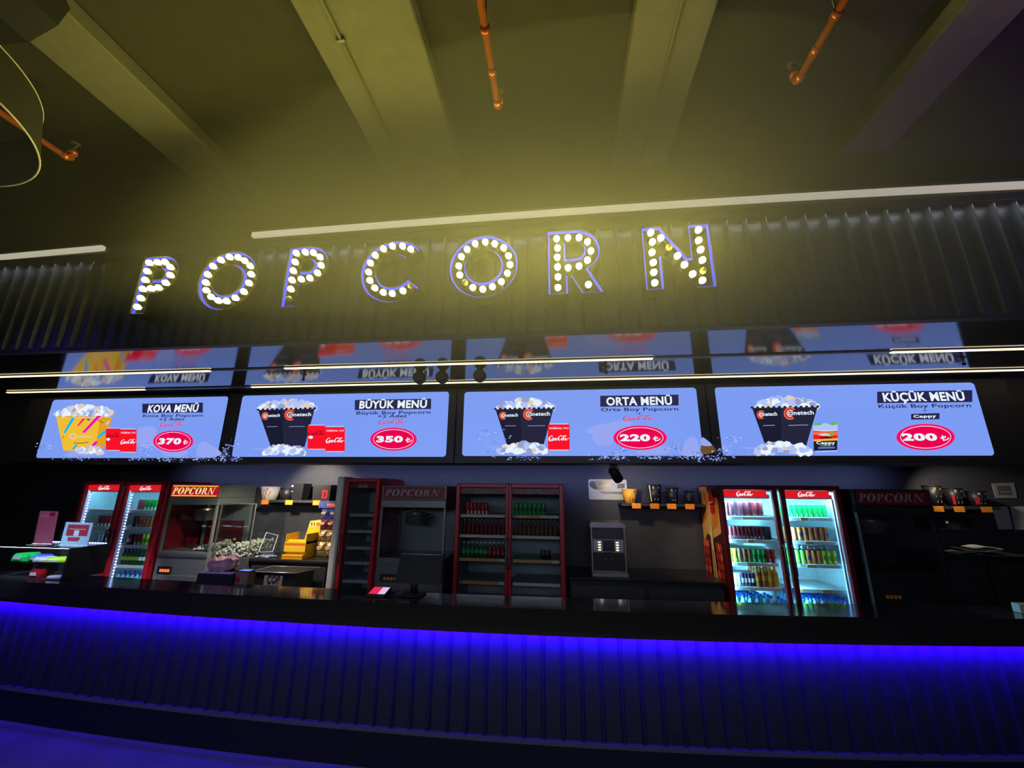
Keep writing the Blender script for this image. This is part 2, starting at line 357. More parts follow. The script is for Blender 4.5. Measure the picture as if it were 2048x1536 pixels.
# little black spots and sprinklers under the soffit
def soffit_spot(x, y, label):
    t = thing('soffit_spot', label, 'spotlight', (x, y, 3.05), 'black spots under the canopy')
    MB().lathe([(.03, 3.035), (.03, 3.052)], (x, y, 0), BLACK, 16).build('mount', t)
    MB().lathe([(.045, -.04), (.06, -.02), (.062, .03), (.05, .045)], (x, y-.01, 2.985), BLACK, 18, axis='y').build('head', t)
soffit_spot(-1.346, 3.634, 'small black spot under the canopy, nearest the printed second-screen title'); soffit_spot(-1.12, 3.636, 'small round black spot under the canopy over the gap after the second screen'); soffit_spot(-.745, 3.618, 'small black spot under the canopy over the start of the third screen')
def sprinkler(x, y, label):
    t = thing('fire_sprinkler', label, 'sprinkler', (x, y, 3.05), 'sprinklers under the canopy')
    MB().lathe([(.028, 3.046), (.028, 3.052)], (x, y, 0), STEELD, 14).lathe([(.012, 3.0), (.012, 3.05)], (x, y, 0), STEELD, 10).build('body', t)
    b = MB()
    for k in range(6):
        a = k*math.pi/3; b.box(x+math.cos(a)*.006, x+math.cos(a)*.006+.001, y, y, 3, 3, STEELD) if False else b.face([(x+math.cos(a-.2)*.008, y+math.sin(a-.2)*.008, 2.998), (x+math.cos(a-.2)*.034, y+math.sin(a-.2)*.034, 2.996), (x+math.cos(a+.2)*.034, y+math.sin(a+.2)*.034, 2.996), (x+math.cos(a+.2)*.008, y+math.sin(a+.2)*.008, 2.998)], BLACK)
    b.lathe([(.012, 2.985), (.014, 3.0)], (x, y, 0), BLACK, 10).build('deflector', t)
sprinkler(-2.566, 3.635, 'small sprinkler under the canopy over the second screen'); sprinkler(.442, 3.642, 'small sprinkler under the canopy over the third screen'); sprinkler(3.399, 3.645, 'small sprinkler under the canopy over the juice-carton screen')

# ------------------------------------------------------------------ marquee letters
RIMM = mat('black_letter_wall', (.006, .006, .006), .7, spec=.1); FACEM = mat('black_letter_back', (.004, .0038, .003), .8, spec=.0)
BLUEL = mat('blue_edge_glow', (0, 0, .01), .6, emis=(.05, .06, 1.0), strength=2.2, sample=False, spec=0)
BULBL = mat('warm_bulb_glow', (1, .9, .6), .3, emis=(1, .89, .16), strength=60)
BULBO = mat('unlit_bulb_glass', (.42, .36, .12), .15)
BULBC = mat('bulb_socket', (.012, .011, .008), .6, spec=.1)
def arc(cx, cz, r, a0, a1, n=20): return [(cx+r*math.cos(R_(a0+(a1-a0)*i/n)), cz+r*math.sin(R_(a0+(a1-a0)*i/n))) for i in range(n+1)]
ZB = 3.26
def outlines():
    s = {}
    Pouter = [(0, 0), (0, .52), (.19, .52)] + arc(.185, .35, .17, 88, -88, 14) + [(.135, .18), (.135, 0)]
    Phole = [(.135, .305), (.135, .395), (.18, .395)] + arc(.185, .35, .045, 88, -88, 8) + [(.18, .305)]
    s['P'] = [Pouter, Phole]
    s['O'] = [arc(.257, .26, .259, 90, 450, 48)[:-1], arc(.257, .26, .128, 90, 450, 36)[:-1]]
    s['C'] = [arc(.262, .26, .262, 38, 325, 40) + arc(.262, .26, .131, 331, 46, 28)]
    s['R'] = [[(0, 0), (0, .52), (.19, .52)] + arc(.205, .345, .175, 88, -38, 12) + [(.292, .195), (.397, 0), (.236, 0), (.162, .135), (.145, .135), (.145, 0)],
              [(.135, .29), (.135, .40), (.20, .40)] + arc(.205, .345, .055, 88, -88, 8) + [(.20, .29)]]
    s['N'] = [[(0, 0), (0, .50), (.137, .50), (.299, .243), (.316, .243), (.316, .50), (.468, .50), (.468, 0), (.338, 0), (.136, .245), (.129, .245), (.129, 0)]]
    return s
OUT = outlines()
def inset(poly, d):                          # move a closed outline along its inward normals
    n = len(poly); ar = sum(poly[i][0]*poly[(i+1) % n][1]-poly[(i+1) % n][0]*poly[i][1] for i in range(n)); sgn = 1 if ar > 0 else -1; o = []
    for i in range(n):
        p0, p1, p2 = poly[i-1], poly[i], poly[(i+1) % n]
        def nrm(a, b):
            dx, dz = b[0]-a[0], b[1]-a[1]; l = math.hypot(dx, dz) or 1e-9; return (-dz/l*sgn, dx/l*sgn)
        n1, n2 = nrm(p0, p1), nrm(p1, p2); bx, bz = n1[0]+n2[0], n1[1]+n2[1]; l2 = bx*bx+bz*bz
        k = 2/l2 if l2 > .3 else 1
        o.append((p1[0]+bx*k*d, p1[1]+bz*k*d))
    return o
def fill(polys):                              # triangulated 2-D face with holes
    from mathutils.geometry import tessellate_polygon
    vs = [Vector((x, z, 0)) for p in polys for x, z in p]; tri = tessellate_polygon([[Vector((x, z, 0)) for x, z in p] for p in polys])
    return [(v.x, v.y) for v in vs], [tuple(t) for t in tri]
YB, YF = 2.655, 2.562
BULB = {}
ZP = lambda pts: [(220+x/4.267, 470+y/4.267) for x, y in pts]
ZC = lambda pts: [(680+x/2.56, 420+y/2.56) for x, y in pts]
LET = [
 ('P', -3.385, ZP([(332,236),(403,232),(468,230),(512,272),(512,340),(472,406),(410,447),(347,455),(277,459),(298,382),(315,308),(260,537),(230,612)]), (), 'first P of the lit word'),
 ('O', -2.837, ZP([(945,212),(1018,186),(1092,190),(1148,218),(1194,262),(1203,333),(1184,408),(1140,482),(1068,535),(992,562),(922,558),(862,527),(820,471),(816,405),(832,336),(877,265)]), (), 'letter O between the two Ps, all bulbs lit'),
 ('P', -2.093, ZP([(1588,153),(1665,145),(1735,150),(1790,186),(1800,257),(1770,322),(1704,366),(1630,375),(1552,383),(1562,303),(1578,228),(1542,460),(1527,545)]), (12,), 'second P, with a dead bulb at its foot'),
 ('C', -1.475, ZC([(362,200),(320,184),(268,184),(222,198),(180,231),(155,270),(146,317),(152,360),(177,398),(221,421),(267,427),(322,413),(362,386)]), (12,), 'letter C, with one dead bulb at its lower tip'),
 ('O', -.785, ZC([(744,163),(792,172),(838,193),(863,234),(870,279),(857,323),(826,366),(780,392),(731,405),(680,396),(640,371),(613,332),(608,286),(621,238),(651,201),(692,172)]), (10,), 'letter O between C and R, with one dead bulb'),
 ('R', -.060, ZC([(1109,146),(1167,141),(1224,140),(1267,162),(1285,209),(1267,256),(1224,286),(1168,295),(1114,291),(1112,241),(1114,194),(1116,342),(1116,396),(1272,381)]), (), 'letter R beside the final N'),
 ('N', .604, ZC([(1591,115),(1600,163),(1598,216),(1604,268),(1607,318),(1612,372),(1643,142),(1685,190),(1728,234),(1764,279),(1806,327),(1856,359),(1860,310),(1856,255),(1847,202),(1837,154),(1836,100)]), (7, 12), 'final letter N, with two dead bulbs'),
]
bulb_me = None
for ch, x0, pts, dead, lb in LET:
    t = thing('marquee_letter', 'marquee bulb letter with blue edge, ' + lb, 'sign letter', (x0, YB, ZB), 'marquee letters of the popcorn sign')
    polys = [[(x0+x, ZB+z) for x, z in p] for p in OUT[ch]]
    b = MB(); vs, fs = fill(polys)
    b.mesh([(x, YB, z) for x, z in vs], fs, FACEM); b.mesh([(x, YB+.018, z) for x, z in vs], fs, FACEM); b.build('back_plate', t)
    bw = MB(); be = MB()
    for k, p in enumerate(polys):
        sg = 1 if k == 0 else -1
        q = inset(p, .006*sg); e = inset(p, .016*sg); n = len(p)
        for i in range(n):
            j = (i+1) % n
            A, Bq, Cq, D = p[i], p[j], q[j], q[i]
            bw.mesh([(A[0], YF, A[1]), (Bq[0], YF, Bq[1]), (Cq[0], YF, Cq[1]), (D[0], YF, D[1]), (A[0], YB+.018, A[1]), (Bq[0], YB+.018, Bq[1]), (Cq[0], YB, Cq[1]), (D[0], YB, D[1])],
                    [(0, 1, 2, 3), (0, 4, 5, 1), (3, 2, 6, 7)], RIMM)
            E0, E1 = e[i], e[j]; ya, yb = 2.578, 2.592
            be.mesh([(D[0], ya, D[1]), (Cq[0], ya, Cq[1]), (E1[0], ya, E1[1]), (E0[0], ya, E0[1]), (E0[0], yb, E0[1]), (E1[0], yb, E1[1])], [(0, 1, 2, 3), (3, 2, 5, 4)], BLUEL)
    bw.build('side_wall', t); be.build('edge_light', t)
    for k, (px, py) in enumerate(pts):
        X, Z = P(px, py, 2.56)
        if bulb_me is None:
            b = MB(); b.lathe([(.001, -.021), (.0105, -.019), (.0172, -.014), (.0215, -.006), (.0225, 0), (.021, .010), (.016, .018), (.013, .026)], (0, 0, 0), BULBL, 12, axis='y')
            o0 = b.build('bulb'); bulb_me = o0.data; bpy.data.objects.remove(o0)
            dead_me = bulb_me.copy(); dead_me.materials.clear(); dead_me.materials.append(BULBO)
            b = MB(); b.lathe([(.016, .028), (.016, .095)], (0, 0, 0), BULBC, 12, axis='y'); o0 = b.build('socket'); sock_me = o0.data; bpy.data.objects.remove(o0)
        o = bpy.data.objects.new('bulb', dead_me if k in dead else bulb_me); COL.objects.link(o); o.parent = t; o.location = (X-x0, 2.56-YB, Z-ZB)
        if k in dead: o['label'] = 'unlit bulb'
        s = bpy.data.objects.new('socket', sock_me); COL.objects.link(s); s.parent = o
    MB().box(x0+.03, x0+.06, YB+.018, 2.76, ZB+.40, ZB+.42, RIMM).box(x0+.03, x0+.06, YB+.018, 2.76, ZB+.10, ZB+.12, RIMM).build('bracket', t)

# ------------------------------------------------------------------ menu screens
YS = 4.30
S_BG = mat('screen_periwinkle', (0, 0, 0), .3, emis=srgb(124, 156, 243), strength=1.0, spec=.3)
S_OFF = mat('screen_black', (.035, .035, .04), .5)
S_WHITE = glow('screen_white', 232, 244, 255); S_PALE = glow('screen_pale', 176, 196, 250); S_PALE2 = glow('screen_pale_shade', 150, 166, 240)
S_INK = glow('screen_ink', 40, 36, 78); S_BOX = glow('screen_charcoal', 36, 36, 60); S_BOX2 = glow('screen_charcoal_dark', 27, 28, 50)
S_RED = glow('screen_red', 250, 18, 40); S_PINK = glow('screen_pink', 250, 20, 120); S_CRIM = glow('screen_crimson', 235, 0, 78); S_DRED = glow('screen_dark_red', 120, 10, 30)
S_YEL = glow('screen_yellow', 240, 190, 50); S_YEL2 = glow('screen_yellow_shade', 222, 160, 40); S_CYAN = glow('screen_cyan', 20, 185, 235); S_MAG = glow('screen_magenta', 235, 20, 190)
S_CREAM = glow('screen_cream', 226, 206, 190); S_GREY = glow('screen_popcorn_shade', 150, 160, 205); S_ORNG = glow('screen_orange', 235, 110, 70); S_GREEN = glow('screen_green', 90, 190, 70); S_SPL = glow('screen_splash', 100, 120, 205); S_SPL2 = glow('screen_splash_light', 175, 200, 255); S_BROWN = glow('screen_brown', 110, 76, 40)

def script_logo(b, x0, x1, z0, h, y, m, bold=1.0, cut=None):
    """flowing soft-drink signature: two big looped capitals with small letters between, as pen strokes"""
    w = bold*h*.11; L = x1-x0
    S = lambda pts: [(x0+px/10*L, z0+pz*h) for px, pz in pts]
    th = lambda *a: [w*q for q in a]
    C1 = [(2.05, .78), (1.75, .98), (1.25, .92), (.65, .62), (.35, .25), (.55, .02), (1.0, .05), (1.5, .22)]
    b.ribbon(S(C1), th(.7, 1.2, .8, 1.6, 2.2, 1.4, .8, .5), y, m)
    b.ribbon(S([(.1, -.1), (.9, -.18), (1.8, -.1), (2.7, -.06)]), th(.3, .9, .8, .2), y, m)
    def o(cx, s=1): b.ribbon(S([(cx+.22, .42), (cx, .48), (cx-.25, .28), (cx-.2, .05), (cx+.05, .0), (cx+.3, .2), (cx+.26, .42)]), th(.6, .8, 1.3, 1.1, .7, .9, .7), y, m)
    o(2.05)
    b.ribbon(S([(3.0, .40), (2.8, .48), (2.55, .28), (2.6, .04), (2.85, .0), (3.15, .15)]), th(.8, .8, 1.3, 1.1, .7, .4), y, m)
    o(3.5); b.ribbon(S([(3.82, .46), (3.72, .1), (3.86, .0), (4.1, .12)]), th(1, 1.3, .9, .4), y, m)
    b.ribbon(S([(4.15, .3), (4.5, .34)]), th(1.3, 1.1), y, m)
    C2 = [(6.35, .74), (6.1, 1.0), (5.6, .95), (5.0, .64), (4.75, .26), (4.95, .02), (5.4, .04), (5.9, .24)]
    b.ribbon(S(C2), th(.7, 1.2, .9, 1.6, 2.2, 1.4, .8, .5), y, m)
    b.ribbon(S([(6.1, 1.0), (7.2, .9), (8.3, .98), (8.6, .86)]), th(.4, 1.0, 1.2, .4), y, m)
    o(6.55); b.ribbon(S([(7.35, .5), (7.6, .92), (7.35, .9), (7.1, .3), (7.2, .0), (7.5, .1)]), th(.6, .9, .9, 1.4, 1, .4), y, m)
    o(8.1); b.ribbon(S([(8.42, .46), (8.32, .1), (8.46, .0), (8.9, .14), (9.4, .4), (9.9, .3)]), th(1, 1.3, .9, .6, .8, .3), y, m)

def lira(b, x0, x1, z0, h, y, m):
    w = h*.2; L = x1-x0
    b.ribbon([(x0+.3*L, z0+h), (x0+.3*L, z0), (x0+.33*L, z0)], [w, w, w], y, m)
    b.ribbon([(x0+.3*L, z0+.04*h), (x0+.75*L, z0+.12*h), (x0+L, z0+.5*h)], [w, w, w], y, m)
    b.ribbon([(x0, z0+.52*h), (x0+.7*L, z0+.78*h)], [w*.7, w*.7], y, m); b.ribbon([(x0, z0+.3*h), (x0+.7*L, z0+.56*h)], [w*.7, w*.7], y, m)

class Screen:
    """flat picture drawn on one display; coordinates are read off the photo and put on the display's plane"""
    def __init__(s, ox, oy, sc): s.o = (ox, oy, sc); s.k = 0; s.parts = []; s.begin('ice_picture')
    def begin(s, nm): s.b = MB(); s.parts.append((nm, s.b))
    def p(s, x, y): return P(s.o[0]+x/s.o[2], s.o[1]+y/s.o[2], YS)
    def lay(s): s.k += 1; return YS-.0006*s.k-.001
    def poly(s, pts, m): s.b.flat([s.p(*q) for q in pts], s.lay(), m)
    def soft(s, pts, m):
        n = len(pts); q = []
        for i in range(n): q += spline([pts[i-1], pts[i], pts[(i+1) % n], pts[(i+2) % n]], 5)[5:10]
        s.poly(q, m)
    def oval(s, cx, cy, rx, ry, m, n=40): s.poly([(cx+rx*math.cos(2*math.pi*i/n), cy+ry*math.sin(2*math.pi*i/n)) for i in range(n)], m)
    def ring(s, cx, cy, rx, ry, w, m, a0=0, a1=360, n=44):
        y = s.lay(); V = []
        for i in range(n+1):
            a = R_(a0+(a1-a0)*i/n)
            for k in (1, 0): q = s.p(cx+(rx-w*k)*math.cos(a), cy+(ry-w*k)*math.sin(a)); V.append((q[0], y, q[1]))
        s.b.mesh(V, [(2*i, 2*i+1, 2*i+3, 2*i+2) for i in range(n)], m)
    def text(s, t, x0, x1, y, ht, m, bold=0, rise=0, shear=0):
        a = s.p(x0, y); c = s.p(x1, y-rise); h = s.p(x0, y-ht)[1]-a[1]
        s.b.text(t, a[0], c[0], a[1], h, s.lay(), m, bold, shear, dz=c[1]-a[1])
    def script(s, x0, x1, y, ht, m, bold=1):
        a = s.p(x0, y); c = s.p(x1, y); h = s.p(x0, y-ht)[1]-a[1]; script_logo(s.b, a[0], c[0], a[1], h, s.lay(), m, bold)
    def pile(s, cx, cy, rx, ry, n, r, rng, dome=True):
        y = s.lay()
        for i in range(n):
            u = rng.uniform(-1, 1); v = rng.uniform(0, 1)*math.sqrt(max(0, 1-u*u)) if dome else rng.uniform(-1, 1)*math.sqrt(max(0, 1-u*u))
            q = s.p(cx+u*rx, cy-v*ry); rr = r*rng.uniform(.6, 1.2)/s.o[2]*.0066; m = rng.choice((S_WHITE, S_WHITE, S_PALE, S_PALE, S_CREAM, S_GREY))
            s.b.flat([(q[0]+rr*1.2*math.cos(a)*rng.uniform(.7, 1.2), q[1]+rr*math.sin(a)*rng.uniform(.7, 1.2)) for a in [k*math.pi/3.5 for k in range(7)]], y-i*.000004, m)
    def can(s, x0, x1, y0, y1, kind):
        s.begin('can_picture')
        k = (x1-x0)*.07
        s.poly([(x0+k, y0), (x1-k, y0), (x1, y0+k), (x1, y1-k), (x1-k, y1), (x0+k, y1), (x0, y1-k), (x0, y0+k)], S_RED)
        s.poly([(x0+k, y0-k*.5), (x1-k, y0-k*.5), (x1-k*.8, y0+k*.3), (x0+k*.8, y0+k*.3)], S_PALE)
        s.poly([(x0+k, y1-k*.4), (x1-k, y1-k*.4), (x1-k, y1+k*.2), (x0+k, y1+k*.2)], S_CREAM)
        W = x1-x0; H = y1-y0
        if kind == 'white':
            s.text('ORİJİNAL TAT', x0+W*.05, x1-W*.04, y0+H*.19, H*.055, S_WHITE, .02)
            s.script(x0+W*.02, x1-W*.01, y0+H*.62, H*.17, S_WHITE, 1.3)
        else:
            s.script(x0+W*.02, x1-W*.01, y0+H*.40, H*.16, S_DRED, 1.1); s.oval(x0+W*.18, y0+H*.5, W*.13, H*.065, S_WHITE, 18)
    def blackbox(s, tl, tr, bl, br, midx, lg):
        s.poly([tl, ((tl[0]+(midx-tl[0])), tl[1]+(tr[1]-tl[1])*.4), ((midx+bl[0]*.15+br[0]*.0)/(1.15) if False else (bl[0]+(br[0]-bl[0])*.42), bl[1]), bl], S_BOX2)
        s.poly([(midx, tl[1]+(tr[1]-tl[1])*.4), tr, br, (bl[0]+(br[0]-bl[0])*.42, br[1])], S_BOX)
        n = 12
        y = s.lay()
        for i in range(n+1):
            t = i/n; q = s.p(tl[0]+(tr[0]-tl[0])*t, tl[1]+(tr[1]-tl[1])*t); r = (s.p(tr[0], tr[1])[0]-s.p(*tl)[0])/n*.30
            s.b.flat([(q[0]+r*math.cos(a), q[1]+.004+r*.8*math.sin(a)) for a in [k*math.pi/5 for k in range(10)]], y, S_BOX)
        for (cx, cy, rr, tx0, tx1, th) in lg:
            for q, m in ((1, S_ORNG), (.78, S_RED), (.56, S_CREAM)): s.ring(cx, cy, rr*q, rr*q, rr*.2, m, 50, 320)
            s.text('cinetech', tx0, tx1, cy+th*.4, th, S_WHITE, .025, rise=4)
    def badge(s, cx, cy, rx, ry, price, px0, px1, l0, l1, th):
        s.begin('price_badge')
        s.oval(cx, cy, rx, ry, S_PINK, 56); s.oval(cx, cy, rx*.93, ry*.93, S_CRIM, 56); s.ring(cx, cy, rx*.87, ry*.86, rx*.022, S_WHITE)
        s.text(price, px0, px1, cy+th*.5, th, S_WHITE, .055)
        a = s.p(l0, cy+th*.5); c = s.p(l1, cy+th*.5); h = (s.p(l0, cy-th*.3)[1]-a[1]); lira(s.b, a[0], c[0], a[1], h, s.lay(), S_WHITE)
    def splash(s, pts, n, rng, m2=True):
        s.begin('splash_picture')
        for (x, y, rx, ry) in pts:
            yy = s.lay()
            for i in range(n):
                q = s.p(x+rng.gauss(0, .5)*rx, y+rng.gauss(0, .5)*ry); r = rng.uniform(.3, 1.2)*.008
                s.b.flat([(q[0]+r*rng.uniform(.5, 2)*math.cos(a), q[1]+r*rng.uniform(.5, 1.1)*math.sin(a)) for a in [k*math.pi/3 for k in range(6)]], yy-i*.000004, rng.choice((S_SPL, S_SPL2, S_PALE2)))
    def finish(s, name, X0, X1, corners, label):
        t = thing('menu_screen', label, 'menu screen', (X0, YS, 2.2), 'menu screens under the canopy')
        MB().box(X0+.004, X1-.004, YS, YS+.068, 2.205, 3.03, S_OFF, .004).build('display_panel', t)
        rr = .035; x0, x1, z0, z1 = corners; b = MB()
        b.flat(arc(x0+rr, z0+rr, rr, 180, 270, 6)+arc(x1-rr, z0+rr, rr, 270, 360, 6)+arc(x1-rr, z1-rr, rr, 0, 90, 6)+arc(x0+rr, z1-rr, rr, 90, 180, 6), YS-.001, S_BG); b.build('lit_background', t)
        for nm, b_ in s.parts:
            if b_.f: b_.build(nm, t)

rng = random.Random(3)
# --- bucket menu
s = Screen(60, 760, 4.876)
s.soft([(1060, 480), (1120, 455), (1200, 455), (1240, 490), (1230, 520), (1290, 540), (1250, 640), (1060, 640)], S_PALE2)
s.soft([(1640, 640), (1690, 600), (1740, 620), (1850, 690), (1840, 740), (1640, 745)], S_PALE2); s.soft([(1210, 640), (1280, 700), (1350, 745), (1500, 740), (1520, 690)], S_PALE2)
s.begin('popcorn_picture'); s.poly([(255, 345), (805, 345), (735, 640), (690, 690), (330, 690)], S_YEL); s.poly([(690, 345), (805, 345), (735, 640), (690, 690), (640, 690)], S_YEL2)
s.pile(530, 350, 285, 95, 170, 26, rng); s.ring(530, 350, 270, 12, 8, S_YEL2, 0, 180)
for q, m in (([(412, 368), (447, 368), (352, 520), (330, 515)], S_CYAN), ([(660, 350), (702, 350), (540, 515), (508, 515)], S_MAG), ([(520, 375), (545, 378), (480, 450), (465, 448)], S_PINK), ([(738, 485), (745, 520), (680, 565), (650, 565)], S_CYAN), ([(450, 625), (475, 628), (435, 682), (415, 680)], S_CYAN), ([(640, 600), (675, 597), (640, 645), (605, 640)], S_MAG), ([(320, 570), (335, 540), (340, 545), (325, 580)], S_PINK), ([(745, 430), (780, 395), (782, 410), (755, 445)], S_CREAM), ([(555, 380), (605, 380), (580, 400)], S_BROWN), ([(675, 385), (725, 418), (722, 425), (672, 390)], S_BROWN), ([(435, 610), (500, 615), (580, 605), (580, 612), (500, 622), (435, 616)], S_BROWN)): s.poly(q, m)
s.ring(430, 550, 36, 30, 12, S_CREAM); s.text('cinetech', 470, 612, 562, 24, S_CREAM, .03)
s.pile(590, 715, 130, 65, 60, 22, rng); s.soft([(360, 745), (380, 710), (440, 690), (500, 720), (640, 725), (630, 745)], S_PALE2)
s.can(752, 893, 472, 688, 'dark'); s.can(893, 1053, 480, 706, 'white')
s.begin('menu_title'); s.poly([(1112, 235), (1700, 224), (1700, 320), (1112, 325)], S_INK)
s.text('KOVA MENÜ', 1160, 1650, 316, 66, S_WHITE, .035, rise=6); s.text('Kova Boy Popcorn', 1116, 1698, 366, 27, S_INK, .015, rise=5); s.text('+2 Adet', 1272, 1520, 400, 26, S_INK, .015, rise=3)
s.script(1280, 1525, 452, 36, S_RED, 1.1); s.badge(1415, 600, 195, 104, '370', 1268, 1488, 1510, 1556, 52)
s.splash([(480, 770, 300, 22), (1150, 690, 60, 80), (1060, 770, 90, 20), (1400, 775, 220, 24), (1650, 770, 240, 26), (1900, 740, 60, 60), (180, 650, 70, 50)], 42, rng)
z0, z1 = 2.262, 2.999
s.finish('a', -6.80, -3.975, (-6.50, -4.0, 2.262, 2.999) if False else (P(91.5, 850, YS)[0], P(446.5, 850, YS)[0], z0, z1), 'menu screen with yellow popcorn bucket, two red cans and a 370 price badge')
# --- two-can menu
s = Screen(450, 760, 4.357)
s.poly([(225, 600), (420, 592), (420, 604), (300, 610)], S_PALE2)
s.begin('popcorn_picture'); s.pile(545, 258, 235, 78, 150, 24, rng)
s.blackbox((290, 262), (783, 250), (405, 595), (695, 582), 500, [(355, 314, 34, 342, 480, 26), (570, 306, 48, 560, 753, 30)])
s.poly([(370, 406), (462, 404), (462, 408), (370, 410)], S_GREY); s.poly([(562, 406), (700, 403), (700, 407), (562, 410)], S_GREY)
s.pile(520, 640, 175, 68, 80, 22, rng)
s.can(725, 880, 395, 605, 'dark'); s.can(880, 1050, 408, 626, 'white')
s.begin('menu_title'); s.poly([(1138, 177), (1800, 165), (1800, 255), (1138, 264)], S_INK)
s.text('BÜYÜK MENÜ', 1175, 1762, 250, 62, S_WHITE, .035, rise=8); s.text('Büyük Boy Popcorn', 1150, 1795, 303, 26, S_INK, .015, rise=8); s.text('+2 Adet', 1335, 1590, 331, 25, S_INK, .015, rise=3)
s.script(1340, 1590, 382, 34, S_RED, 1.1); s.badge(1475, 518, 202, 100, '350', 1325, 1555, 1578, 1632, 48)
s.splash([(20, 640, 40, 60), (60, 570, 70, 40), (110, 690, 40, 20)], 24, rng)
s.finish('b', -3.975, -1.142, (P(475, 850, YS)[0], P(895, 850, YS)[0], 2.275, 3.004), 'menu screen with black popcorn box, two red cans and a 350 price badge')
# --- one-can menu
s = Screen(900, 750, 3.864)
s.soft([(1045, 435), (1130, 390), (1250, 365), (1330, 350), (1400, 365), (1400, 390), (1290, 430), (1250, 530), (1150, 545), (1100, 500), (1100, 460)], S_PALE2)
s.soft([(1810, 530), (1840, 490), (1900, 485), (1920, 610), (1800, 620)], S_PALE2); s.soft([(1440, 590), (1560, 560), (1680, 550), (1690, 600), (1500, 620)], S_PALE2)
s.poly([(265, 555), (440, 548), (440, 562), (330, 566)], S_PALE2)
s.begin('popcorn_picture'); s.pile(585, 262, 205, 68, 140, 21, rng)
s.blackbox((352, 266), (800, 260), (445, 552), (722, 545), 545, [(412, 315, 30, 402, 525, 24), (610, 306, 44, 600, 773, 28)])
s.poly([(425, 393), (510, 391), (510, 395), (425, 397)], S_GREY); s.poly([(600, 393), (735, 390), (735, 394), (600, 397)], S_GREY)
s.pile(565, 595, 178, 65, 85, 20, rng)
s.can(757, 925, 380, 582, 'white')
s.begin('menu_title'); s.poly([(1160, 163), (1763, 154), (1763, 237), (1160, 248)], S_INK)
s.text('ORTA MENÜ', 1208, 1715, 236, 58, S_WHITE, .035, rise=6); s.text('Orta Boy Popcorn', 1165, 1762, 282, 24, S_INK, .015, rise=6); s.text('+', 1443, 1478, 307, 14, S_INK, .02)
s.script(1330, 1585, 350, 32, S_RED, 1.1); s.badge(1466, 487, 206, 94, '220', 1312, 1545, 1566, 1622, 46)
s.soft([(1940, 540), (2000, 540), (2040, 570), (2030, 600), (1940, 610)], S_BROWN); s.soft([(1940, 490), (1960, 490), (2020, 545), (1940, 545)], S_PALE2)
s.splash([(600, 640, 190, 22), (300, 490, 150, 90), (1300, 600, 60, 60), (1250, 640, 160, 20), (1550, 640, 200, 20), (1800, 640, 220, 26), (1960, 630, 90, 30), (1750, 570, 80, 40)], 40, rng)
s.finish('c', -1.142, 1.537, (P(926.5, 850, YS)[0], P(1400, 850, YS)[0], 2.283, 2.996), 'menu screen with black popcorn box, one red can and a 220 price badge')
# --- juice menu
s = Screen(1400, 740, 3.160)
s.poly([(250, 490), (420, 484), (420, 496), (330, 500)], S_PALE2)
s.begin('popcorn_picture'); s.pile(545, 238, 185, 58, 130, 17, rng)
s.blackbox((328, 240), (742, 234), (415, 485), (670, 480), 515, [(385, 283, 27, 375, 486, 22), (567, 275, 40, 556, 717, 25)])
s.poly([(395, 350), (470, 348), (470, 352), (395, 354)], S_GREY); s.poly([(556, 349), (680, 346), (680, 350), (556, 353)], S_GREY)
s.pile(520, 522, 165, 58, 85, 17, rng)
s.begin('juice_picture'); s.poly([(710, 350), (865, 345), (862, 510), (715, 516)], S_BOX2); s.poly([(710, 340), (865, 335), (865, 385), (710, 388)], S_PALE); s.poly([(712, 340), (770, 335), (760, 350), (715, 352)], S_GREEN); s.poly([(800, 338), (862, 330), (862, 346), (830, 350)], S_GREEN)
s.poly([(708, 385), (866, 385), (864, 440), (712, 440)], S_RED); s.poly([(708, 390), (866, 388), (866, 415), (708, 410)], S_ORNG); s.poly([(735, 410), (780, 400), (840, 412), (800, 425)], S_CREAM); s.oval(790, 430, 38, 12, S_DRED, 20); s.oval(825, 407, 14, 12, S_GREEN, 14)
s.poly([(712, 440), (864, 432), (864, 446), (712, 452)], S_YEL); s.text('Cappy', 730, 848, 470, 18, S_WHITE, .03); s.poly([(755, 478), (820, 477), (820, 481), (755, 482)], S_GREEN); s.poly([(740, 488), (845, 486), (845, 497), (740, 499)], S_SPL)
s.ring(787, 380, 78, 8, 4, S_WHITE, 0, 180); s.poly([(718, 512), (860, 508), (860, 516), (720, 520)], S_PALE)
s.begin('menu_title'); s.poly([(1110, 140), (1708, 130), (1708, 205), (1110, 212)], S_INK)
s.text('KÜÇÜK MENÜ', 1152, 1665, 200, 50, S_WHITE, .035, rise=6); s.text('Küçük Boy Popcorn', 1120, 1702, 243, 22, S_INK, .015, rise=6); s.text('+', 1393, 1428, 265, 12, S_INK, .02)
s.poly([(1322, 280), (1500, 275), (1500, 313), (1322, 316)], S_INK); s.text('Cappy', 1338, 1482, 304, 16, S_WHITE, .03, rise=3)
s.badge(1412, 426, 184, 83, '200', 1268, 1488, 1508, 1560, 40)
s.splash([(200, 440, 60, 20), (140, 500, 60, 50), (200, 530, 80, 30), (110, 560, 60, 20)], 26, rng)
s.finish('d', 1.537, 4.33, (P(1438, 850, YS)[0], P(1972, 850, YS)[0], 2.284, 2.993), 'menu screen with black popcorn box, juice carton and a 200 price badge')

